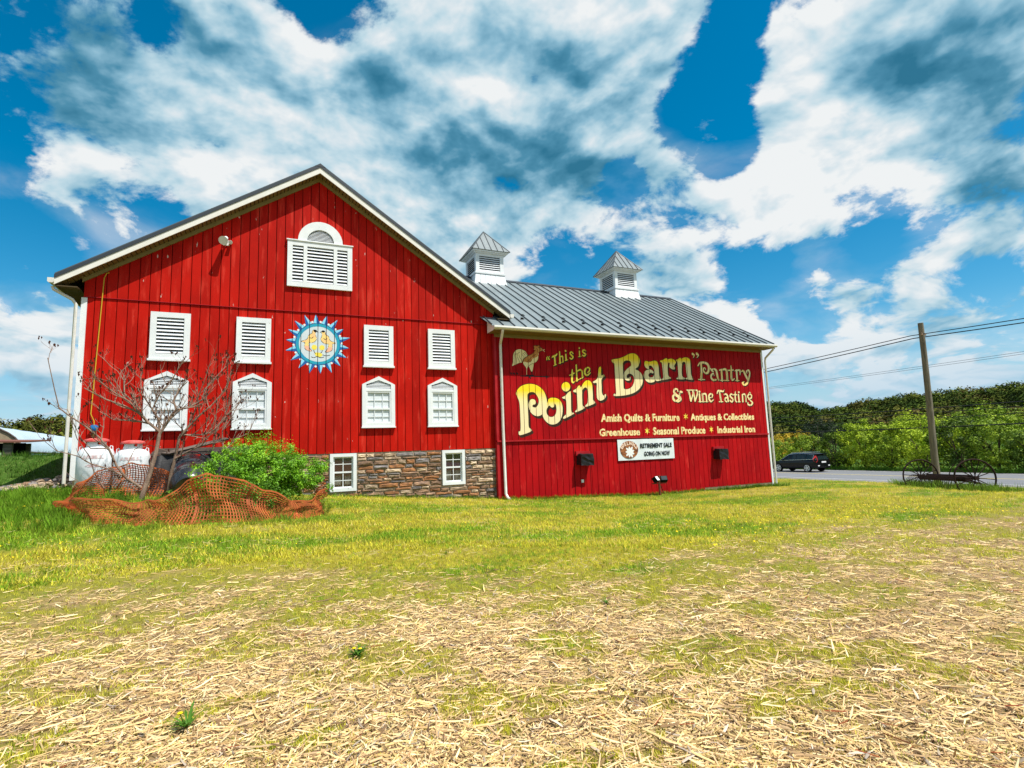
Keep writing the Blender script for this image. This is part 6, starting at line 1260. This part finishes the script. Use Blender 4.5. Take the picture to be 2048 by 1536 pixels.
# ================================================================== vegetation beyond the road
M['farleaf'] = material('hedgerow_leaf', (1, 1, 1), 0.6, attr='col', trans=0.14, spec=0.2)
def plant(kind, x, y, rad, h, n, leaf, cols, seed, label, cat, group=None, base=-1.2, clumps=60, trunk=True, shell=.5, clump_r=.24, zc_=None):
    o = empty(kind, (x, y, base), 0, label, cat, group)
    zc2 = h * .54 if zc_ is None else zc_
    P, R, S, C, cc = leaf_cloud(n, (rad, rad * .9, h * .5), clumps, leaf, cols, seed, shell=shell, clump_r=clump_r, zmin=-.85)
    P[:, 2] += zc2; lowz = P[:, 2] < .25; P[lowz, 2] = .1 + rng.random(lowz.sum()) * .5
    nb2 = int(n * .18); q2 = rng.random((nb2, 2)); P[:nb2, 0] = (q2[:, 0] - .5) * 1.7 * rad; P[:nb2, 1] = (rng.random(nb2) - .5) * 1.4 * rad; P[:nb2, 2] = q2[:, 1] ** .8 * h * .45
    f = scatter_mesh('foliage', *LEAF, P, R, S, C, M['farleaf'], o); f['kind'] = 'stuff'
    b = MB(); g = random.Random(seed)
    for k in range(7):
        c_ = cc[k] * .9 + np.array([0, 0, zc2]); b.tube([(g.uniform(-.1, .1), g.uniform(-.1, .1), -.1), tuple(c_ * np.array([.4, .4, .6])), tuple(c_)], [.06 * rad / 2, .04 * rad / 2, .012], 5)
    b.build('stems', M['twig'], o)['kind'] = 'stuff'
    return o
YG = [(.12, .19, .010), (.34, .46, .02), (.58, .70, .04)]; DG = [(.02, .045, .008), (.08, .14, .014), (.20, .30, .025)]
MG = [(.07, .13, .010), (.22, .33, .018), (.44, .55, .035)]; OR = [(.24, .18, .015), (.52, .36, .025), (.74, .50, .04)]; CE = [(.006, .012, .005), (.014, .028, .010), (.03, .05, .015)]
hed = [ # x, y, radius, height, colours
 (48.0, 29.5, 2.3, 2.9, MG, 'rounded yellow green shrub just right of the barn corner, behind the car bonnet'), (48.4, 26.0, 2.2, 3.2, YG, 'bright green shrub behind the car roof'),
 (48.2, 22.6, 2.1, 2.8, MG, 'shrub above the rear half of the black car'), (48.0, 19.4, 2.0, 2.9, MG, 'mid green shrub in the hedge just behind the tail of the car'),
 (47.8, 16.6, 1.9, 3.1, DG, 'dark leaved shrub in front of the cedar'), (48.0, 13.9, 2.2, 3.7, YG, 'yellow green shrub right below the dark cedar'),
 (47.6, 11.4, 1.9, 3.4, MG, 'shrub at the foot of the tall light green thicket'), (47.9, 8.9, 2.3, 4.2, YG, 'tallest light green shrub left of the utility pole'),
 (47.7, 6.4, 2.0, 3.7, DG, 'dark green shrub directly behind the utility pole'), (47.9, 4.0, 2.0, 3.4, MG, 'shrub just right of the utility pole'),
 (47.7, 1.6, 1.9, 3.0, DG, 'dark shrub behind the right wheel of the hay rake'), (47.8, -.8, 2.0, 2.9, MG, 'yellowish green shrub right of the hay rake'),
 (47.6, -3.2, 1.9, 2.7, YG, 'shrub second from the right edge beyond the road'), (47.8, -5.6, 2.1, 3.0, MG, 'shrub at the right edge beyond the road')]
for k, (x, y, r_, h, cl, lb) in enumerate(hed):
    plant('hedge_shrub', x, y, r_ * 1.12, h * 1.08, 8500, .15, cl, 100 + k, lb, 'shrub', 'shrubs of the hedge beyond the road', clumps=70, shell=.62, clump_r=.17)
trs = [ # second line
 (58, 38, 3.6, 4.9, YG, 'light yellow green tree nearest the barn wall on the skyline of the hedge', 'leafy_tree'), (62, 32, 3.0, 3.9, OR, 'brownish budding tree left of the dark cedar', 'leafy_tree'),
 (53.5, 22.3, 2.5, 6.3, CE, 'dark blackish green cedar standing out of the hedge', 'cedar_tree'), (60, 20.5, 3.0, 5.4, YG, 'bright tree just right of the dark cedar', 'leafy_tree'),
 (57, 14.2, 3.2, 7.0, YG, 'broad bright yellow green tree left of the pole', 'leafy_tree'), (59, 9.6, 3.2, 8.0, MG, 'tall green tree behind the utility pole', 'leafy_tree'),
 (64, 5.0, 4.0, 9.2, YG, 'light green tree to the right of the pole at mid distance', 'leafy_tree'), (66, .5, 3.8, 9.0, OR, 'orange budding tree right of the pole', 'leafy_tree'),
 (70, -3.5, 4.2, 9.6, OR, 'amber and yellow tree at the right edge, far row', 'leafy_tree'), (58, -3.2, 2.8, 5.8, YG, 'yellow leaved low tree at the right edge, near row', 'leafy_tree'),
 (84, 30, 4.5, 5.0, MG, 'mid green tree far behind the cedar', 'leafy_tree'), (92, 16, 5, 7.0, MG, 'hazy green tree far back left of the pole', 'leafy_tree'), (95, 2, 6, 10.5, DG, 'dark tree far back right of the pole', 'leafy_tree'), (80, 45, 4.5, 5.0, DG, 'dull green tree far back by the barn wall', 'leafy_tree')]
for k, (x, y, r_, h, cl, lb, kd) in enumerate(trs):
    plant(kd, x, y, r_, h * (.98 if cl is OR else .68 if kd != 'cedar_tree' else .80), 8000, .19 if kd != 'cedar_tree' else .14, cl, 200 + k, lb, 'tree', None, clumps=110 if kd != 'cedar_tree' else 200, shell=.6, clump_r=.17)
# bare dark tree at the right
bt = empty('bare_tree', (54.5, -1.2, -1.2), 0, 'gnarled dark tree with sparse yellow buds rising above the right hedge', 'tree')
b = MB(); lv = []
def grow(p, d, L, r, lvl):
    pts = [p]; dd = d.normalized(); q_ = p
    for i in range(5):
        dd = (dd + Vector((random.uniform(-.3, .3), random.uniform(-.3, .3), random.uniform(-.1, .15)))).normalized(); q_ = q_ + dd * L / 5; pts.append(q_)
    b.tube(pts, [r * (1 - .55 * i / 5) for i in range(6)], 5, cap=False)
    if lvl == 0: lv.append(q_); return
    for i in range(3): grow(pts[random.choice((3, 4, 5))], dd + Vector((random.uniform(-1, 1), random.uniform(-1, 1), random.uniform(-.3, .6))), L * .68, r * .5, lvl - 1)
for k in range(3): grow(Vector((0, k * .5 - .5, 0)), Vector((0, (k - 1) * .8, 1)), 2.6, .16, 3)
b.build('limbs', M['twig'], bt)
P = np.array([tuple(v) for v in lv for _ in range(14)]) + rng.normal(0, .3, (len(lv) * 14, 3)); n = len(P)
f = scatter_mesh('buds', *LEAF, P, rotmats(n), np.full(n, .15), np.array([.42, .34, .03]) * (.6 + .6 * rng.random((n, 1))), M['farleaf'], bt); f['kind'] = 'stuff'

# ------------------------------------------------------------------ wooded hills
M['wood'] = material('distant_woodland_leaf', (1, 1, 1), 0.9, attr='col', spec=0.05)
M['hill'] = material('hillside_ground', (0.035, 0.055, 0.012), 0.95, (0.06, 0.07, 0.02), .05)
def hill(name, azs, els, d0, d1, zb):
    na, nd_ = len(azs) * 12, 14; A_ = np.linspace(azs[0], azs[-1], na); E_ = np.interp(A_, azs, els) + .12 * (fbm(A_ * .9, A_ * 0, 3, 2) - .5) * 2
    V = []; info = []
    for i, a in enumerate(A_):
        for j in range(nd_):
            t = j / (nd_ - 1); d = d0 + (d1 - d0) * t; top = 1.6 + (d0 + (d1 - d0) * .75) * math.tan(radians(E_[i])) - 4
            z = zb + (top - zb) * float(sst(np.array(t / .75))) if t < .75 else top - (t - .75) * 60
            V.append((CAM.x + d * sin(radians(a)), CAM.y + d * cos(radians(a)), z))
    F = np.array([(i * nd_ + j, (i + 1) * nd_ + j, (i + 1) * nd_ + j + 1, i * nd_ + j + 1) for i in range(na - 1) for j in range(nd_ - 1)])
    o = put(name, np_mesh(name, V, F, M['hill'], smooth=True)); o['kind'] = 'structure'
    return np.array(V).reshape(na, nd_, 3)
def forest(name, G, n, size, pal, seed, lohi=(0, 1)):
    g = np.random.default_rng(seed); na, nd_ = G.shape[:2]
    u = (lohi[0] + (lohi[1] - lohi[0]) * g.random(n)) * (na - 1.001); v = g.random(n) ** .9 * (nd_ * .80); i, j = u.astype(int), v.astype(int); fu, fv = (u - i)[:, None], (v - j)[:, None]
    P = (G[i, j] * (1 - fu) + G[i + 1, j] * fu) * (1 - fv) + (G[i, np.minimum(j + 1, nd_ - 1)] * (1 - fu) + G[i + 1, np.minimum(j + 1, nd_ - 1)] * fu) * fv
    pal = np.array(pal); ci = (fbm(u * .12, v * .5, 3, seed) * 1.6 - .3 + .45 * (g.random(n) - .5)); k = np.clip(ci, 0, .999) * (len(pal) - 1); i0 = k.astype(int); f = (k - i0)[:, None]
    C = pal[i0] * (1 - f) + pal[np.minimum(i0 + 1, len(pal) - 1)] * f
    L = 115; s = size * (.6 + .8 * g.random(n))
    d = g.normal(size=(n, L, 3)); d /= np.linalg.norm(d, axis=2)[..., None]; d[..., 2] = np.abs(d[..., 2]) * 1.0 - .15
    rr = .7 + .35 * g.random((n, L, 1)); PP = P[:, None] + d * rr * s[:, None, None] * np.array([.55, .55, .6]) + np.array([0, 0, 1]) * s[:, None, None] * .45
    C = C * (.30 + .60 * g.random((n, 1))); CC = C[:, None] * (.8 + .4 * g.random((n, L, 1))); PP = PP.reshape(-1, 3); m = len(PP); RO = rot_out(d.reshape(-1, 3), .35, g)
    o = scatter_mesh(name, *LEAF, PP, RO, np.repeat(s, L) * .15, CC.reshape(-1, 3), M['wood']); tag(o, None, None, None, 'stuff')
    return o
PALR = [(.03, .055, .014), (.05, .085, .016), (.08, .125, .02), (.16, .20, .03), (.15, .11, .04), (.26, .30, .04)]
G1 = hill('hill', [38, 44, 50.2, 52.5, 54.8, 56.5, 58.7, 62.6, 66, 70, 78, 90], [2.3, 2.6, 2.95, 2.75, 1.9, 2.3, 2.75, 2.85, 2.95, 3.0, 3.1, 3.0], 300, 620, -2)
f1 = forest('far_woodland', G1, 2150, 9.5, PALR, 3, (.05, .80)); f1['label'] = 'dark wooded hill beyond the road'
G2 = hill('hill', [-50, -30, -20, -15.5, -8, 0], [3.2, 3.3, 3.35, 3.3, 3.2, 3.0], 190, 330, -1)
f2 = forest('far_woodland', G2, 1050, 6.5, [(.05, .065, .012), (.11, .13, .02), (.17, .19, .03), (.24, .24, .04), (.13, .10, .04)], 4, (.12, 1)); f2['label'] = 'olive wooded ridge behind the greenhouse'

# ------------------------------------------------------------------ ground cover: blades, straw, mulch (density falls with distance)
def polar(n, r0, r1, a0=-34, a1=84, g=rng):
    r = r0 * (r1 / r0) ** g.random(n); a = np.radians(g.uniform(a0, a1, n)); return CAM.x + r * np.sin(a), CAM.y + r * np.cos(a), r
def ok_ground(x, y):
    barnm = (x > -5.98) & (x < 6.0) & (y > -.03) | (x > 5.95) & (x < 19.25) & (y > -.23)
    return ~barnm & (x < 32.3)
M['blade'] = material('grass_blade', (1, 1, 1), 0.7, attr='col', trans=0.35, spec=0.15)
M['straw'] = material('dry_stalk', (1, 1, 1), 0.8, attr='col', spec=0.2, trans=0.1)
def tuft(nb_, g, h, w, spread, lean):
    V = []; F = []
    for k in range(nb_):
        a = g.uniform(0, 2 * pi); x, y = g.normal(0, spread, 2); hh = h * g.uniform(.5, 1.1); l = lean * g.uniform(.3, 1.2); ca, sa = cos(a), sin(a); b_ = len(V)
        if h < .1: V += [(x - sa * w, y + ca * w, 0), (x + sa * w, y - ca * w, 0), (x + ca * l * hh, y + sa * l * hh, hh)]; F += [(b_, b_ + 1, b_ + 2)]; continue
        V += [(x - sa * w, y + ca * w, 0), (x + sa * w, y - ca * w, 0), (x + ca * l * hh * .5 + sa * w * .7, y + sa * l * hh * .5 - ca * w * .7, hh * .6), (x + ca * l * hh, y + sa * l * hh, hh)]
        F += [(b_, b_ + 1, b_ + 2, b_ + 3)]
    return V, F
T1 = tuft(6, rng, .050, .0046, .022, .7); T2 = tuft(6, rng, .060, .0055, .04, .8); T3 = tuft(7, rng, .20, .0055, .05, .45)
def lawn(n, r0, r1, T, sc, nm_):
    x, y, r = polar(n, r0, r1); k = ok_ground(x, y); x, y, r = x[k], y[k], r[k]
    f = field_mask(x, y); gm = green_mask(x, y); k = rng.random(len(x)) < np.where(f > .5, .10 + .90 * grassy(x, y), 1.0); x, y, f, gm, r = x[k], y[k], f[k], gm[k], r[k]; n = len(x)
    pick = rng.random(n)
    C = np.where((pick < .12 + .75 * gm)[:, None], np.array([.27, .45, .025]), np.array([.68, .62, .06])); C = np.where((pick > .90)[:, None] & (gm < .6)[:, None], np.array([.70, .56, .16]), C)
    C = np.where(((f > .5) & (pick < .6))[:, None], np.array([.60, .58, .06]), C); C = C * (.5 + .8 * rng.random((n, 1)))
    bank = (x < -5.6) & (y > -5.5); C = np.where(bank[:, None], np.array([.06, .15, .012]) * (.6 + .9 * rng.random((n, 1))), C)
    S = sc * (.6 + .7 * rng.random(n)) * np.where(f > .5, .75, 1.0)
    P = np.stack([x, y, H(x, y) - .004], -1)
    o = scatter_mesh(nm_, *T, P, rotmats(n, .15), S, C, M['blade']); tag(o, 'short mown grass, green and yellow', kind='stuff')
lawn(110000, 2.4, 9.5, T1, .8, 'grass'); lawn(80000, 9.0, 36, T2, 1.1, 'grass')
x, y, r = polar(3800, 7, 32); k = ok_ground(x, y) & (field_mask(x, y) < .7) & (rng.random(len(x)) < .25 + .9 * green_mask(x, y)); x, y = x[k], y[k]; n = len(x)
o = scatter_mesh('grass_tufts', *T3, np.stack([x, y, H(x, y)], -1), rotmats(n, .2), .28 + .30 * rng.random(n) ** 2, np.array([.14, .26, .018]) * (.6 + .9 * rng.random((n, 1))), M['blade']); tag(o, 'coarser grass tufts standing out of the lawn', kind='stuff')
# rank grass on the bank and under the net
def tall(n, xr, yr, s0, col, nm_, T=T3, lab='tall green grass round the netting'):
    x = rng.uniform(*xr, n); y = rng.uniform(*yr, n); k = ok_ground(x, y) & (rng.random(n) < .35 + .8 * (fbm(x * 1.3, y * 1.3, 3, 40) > .5)); x, y = x[k], y[k]; n = len(x)
    C = np.array(col) * (.55 + .9 * rng.random((n, 1))); o = scatter_mesh(nm_, *T, np.stack([x, y, H(x, y)], -1), rotmats(n, .15), s0 * (.5 + .8 * rng.random(n)), C, M['blade']); tag(o, lab, kind='stuff')
tall(5200, (-9.5, -4.4), (-5.8, -1.6), .95, (.17, .32, .02), 'tall_grass'); tall(2200, (-16, -6.6), (-1.5, 9), 1.0, (.06, .14, .012), 'tall_grass', lab='dark green grass on the bank behind the stones')
tall(1500, (-5.0, 0), (-5.5, -2.2), .9, (.12, .22, .02), 'tall_grass'); tall(500, (-5.2, .2), (-6.0, -5.3), .6, (.26, .34, .03), 'tall_grass')
# fringe against walls and the verge by the rake
def fringe(xa, xb, y, n, s, col):
    x = rng.uniform(xa, xb, n); yv = y - np.abs(rng.normal(0, .10, n)); C = np.array(col) * (.5 + rng.random((n, 1))); o = scatter_mesh('tall_grass', *T3, np.stack([x, yv, H(x, yv)], -1), rotmats(n, .15), s * (.4 + .8 * rng.random(n)), C, M['blade']); tag(o, 'grass fringe along the foot of the wall', kind='stuff')
fringe(.0, 6, -.06, 420, .6, (.15, .26, .02)); fringe(6, 19.3, -.28, 1200, .65, (.16, .28, .02)); fringe(16, 20.0, -.35, 200, .9, (.09, .2, .015))
x = rng.uniform(21.5, 27, 1100); y = rng.uniform(-7.6, -1.6, 1100); k = np.abs((x - mid.x) * axn.y - (y - mid.y) * axn.x) < .9; x, y = x[k], y[k]; n = len(x)
o = scatter_mesh('tall_grass', *T3, np.stack([x, y, H(x, y)], -1), rotmats(n, .15), 1.3 * (.5 + .8 * rng.random(n)), np.array([.16, .26, .025]) * (.5 + rng.random((n, 1))), M['blade']); tag(o, 'long grass grown up through the hay rake', kind='stuff')
x = rng.uniform(45.3, 47.5, 5000); y = rng.uniform(-12, 40, 5000); n = len(x)
o = scatter_mesh('tall_grass', *T3, np.stack([x, y, np.full(n, -1.2)], -1), rotmats(n, .15), 1.6 * (.5 + .8 * rng.random(n)), np.array([.10, .22, .02]) * (.5 + rng.random((n, 1))), M['blade']); tag(o, 'green roadside grass in front of the hedge', kind='stuff')

# mulched corn stalks
def strip(segs, curve, w, tw=0.0, th=0.0):
    V = []; F = []
    for i in range(segs + 1):
        t = i / segs - .5; c = curve * (t * t - .25) ; ww = w * (1 - .5 * abs(2 * t) ** 3)
        V += [(t, -ww, c), (t, 0, c + th), (t, ww, c)]
    for i in range(segs):
        a = 3 * i; F += [(a, a + 3, a + 4, a + 1), (a + 1, a + 4, a + 5, a + 2)]
    return V, F
SP = [strip(2, .10, .034, th=.035), strip(3, .30, .07, th=.02), strip(1, 0, .05, th=.05), strip(2, -.2, .10, th=.03), strip(1, 0, .072, th=.05)]
def mulch(n, r0, r1, lmin, lmax, sh, pal, dens=1.0, lift=.012, nm_='corn_mulch', tilt=.16, lab='chopped dry corn stalks and husks covering the field'):
    x, y, r = polar(n, r0, r1); f = field_mask(x, y); k = (rng.random(len(x)) < f * (1 - .86 * grassy(x, y))) & (x < 31); x, y = x[k], y[k]; n = len(x)
    L = lmin * (lmax / lmin) ** (rng.random(n) ** 1.6); pal = np.array(pal); C = pal[rng.integers(0, len(pal), n)] * (.6 + .65 * rng.random((n, 1)))
    P = np.stack([x, y, H(x, y) + lift * rng.random(n) + .004], -1)
    o = scatter_mesh(nm_, *SP[sh], P, rotmats(n, tilt), L, C, M['straw']); tag(o, lab, kind='stuff')
TAN = [(.74, .52, .22), (.84, .62, .28), (.62, .42, .18), (.88, .72, .40), (.44, .28, .12), (.76, .52, .28), (.20, .12, .06), (.56, .36, .18)]; GRY = [(.52, .43, .34), (.60, .49, .38), (.30, .24, .18), (.64, .51, .38)]
mulch(120000, 2.3, 15, .032, .13, 4, TAN, tilt=.2); mulch(14000, 2.3, 16, .07, .24, 0, TAN, lift=.02, tilt=.14); mulch(12000, 2.3, 13, .04, .11, 1, TAN + GRY, lift=.02, tilt=.35)
mulch(80000, 2.3, 12, .012, .045, 2, TAN + GRY, tilt=.7); mulch(1600, 2.3, 12, .04, .10, 3, GRY + TAN[4:6], lift=.03, tilt=.4)
mulch(420, 3.2, 12, .06, .13, 2, [(.28, .07, .025), (.22, .055, .02)], lift=.03, nm_='corn_cobs', lab='reddish brown bits of corn cob in the mulch')
# a few loose straws out on the lawn and the pale clippings row
x, y, r = polar(16000, 6, 30); k = ok_ground(x, y) & (field_mask(x, y) < .6) & (straw_mask(x, y) > .4) & (rng.random(len(x)) < .8); x, y = x[k], y[k]; n = len(x)
o = scatter_mesh('dry_clippings', *SP[0], np.stack([x, y, H(x, y) + .03], -1), rotmats(n, .3), .05 + .08 * rng.random(n), np.array([.58, .46, .20]) * (.6 + .6 * rng.random((n, 1))), M['straw']); tag(o, 'dry grass clippings on the lawn', kind='stuff')
# dandelions
def flowers(n, xr, yr, s, nm_='dandelion_flowers'):
    x = rng.uniform(*xr, n); y = rng.uniform(*yr, n); k = ok_ground(x, y); x, y = x[k], y[k]; n = len(x)
    V = [(cos(a), sin(a), .15) for a in np.arange(6) * pi / 3] + [(0, 0, .5)] * 6; F = [(k, (k + 1) % 6, 6, 6) for k in range(6)]
    F = np.array([(k, (k + 1) % 6, 6 + k) for k in range(6)])
    o = scatter_mesh(nm_, V, F, np.stack([x, y, H(x, y) + .05 + .03 * rng.random(n)], -1), rotmats(n, .4), s * (.6 + .6 * rng.random(n)), np.array([.80, .60, .01]) * (.8 + .3 * rng.random((n, 1))), M['yflower']); tag(o, 'scattered yellow dandelions in the grass', kind='stuff')
M['yflower'] = material('yellow_petals', (1, 1, 1), 0.6, attr='col')
flowers(150, (-6.5, -1), (-8.3, -6.2), .014); flowers(80, (-8.5, -5.4), (-5, -1.3), .025); flowers(260, (5, 14), (-11, -8), .020); flowers(100, (-2, 12), (-9.5, -6), .012)
# individual weeds in the mulch
def weed(x, y, s, nl, label, fl):
    o = empty('dandelion_plant', (x, y, zc(x, y)), 0, label, 'weed', None); V = []; F = []
    for k in range(nl):
        a = random.uniform(0, 2 * pi); L_ = s * random.uniform(.6, 1.1); up_ = random.uniform(.3, 1.6); b_ = len(V); w = s * .04; n = 5
        for i in range(n + 1):
            t = i / n; rr = L_ * t; zz = L_ * up_ * (t - .55 * t * t); ww = w * sin(pi * min(t * .9 + .12, 1)) * (1 + .35 * (i % 2))
            V += [(rr * cos(a) - ww * sin(a), rr * sin(a) + ww * cos(a), zz + .01), (rr * cos(a) + ww * sin(a), rr * sin(a) - ww * cos(a), zz + .01)]
        F += [(b_ + 2 * i, b_ + 2 * i + 1, b_ + 2 * i + 3, b_ + 2 * i + 2) for i in range(n)]
    put('leaves', np_mesh('leaves', V, F, M['weedleaf']), o)
    for k in range(fl):
        a = random.uniform(0, 2 * pi); p = Vector((cos(a) * s * .3, sin(a) * s * .3, s * random.uniform(.5, .8))); MB().tube([(0, 0, 0), tuple(p)], .003, 4).build('stalk', M['weedleaf'], o)
        f_ = MB(); f_.lathe([(0, -.004), (.010, .0), (.015, .005), (.009, .009), (0, .010)], 12, tuple(p)); f_.build('flower', M['fly'], o)
M['weedleaf'] = material('weed_leaf_green', (.09, .22, .02), 0.5, (.05, .13, .012), 9.0, trans=.2); M['fly'] = material('dandelion_petal', (.82, .62, .01), 0.6)
weed(-.60, -12.93, .105, 60, 'leafy dandelion clump with yellow flowers in the middle of the mulch', 3); weed(-1.68, -13.59, .14, 26, 'spiky dark dandelion with one yellow flower near the bottom edge', 1)
weed(1.47, -13.98, .15, 12, 'small flowerless green weed in the mulch right of centre', 0) if False else None
weed(1.9, -12.7, .09, 22, 'small flowerless green weed in the mulch right of the centre', 0)
bpy.context.view_layer.update()
open('/tmp/w/tris','w').write(str(sum(len(m.loops) - 2 * len(m.polygons) for m in bpy.data.meshes))) if False else None
print('objects', len(bpy.data.objects), 'tris', sum(len(m.loops) - 2 * len(m.polygons) for m in bpy.data.meshes))
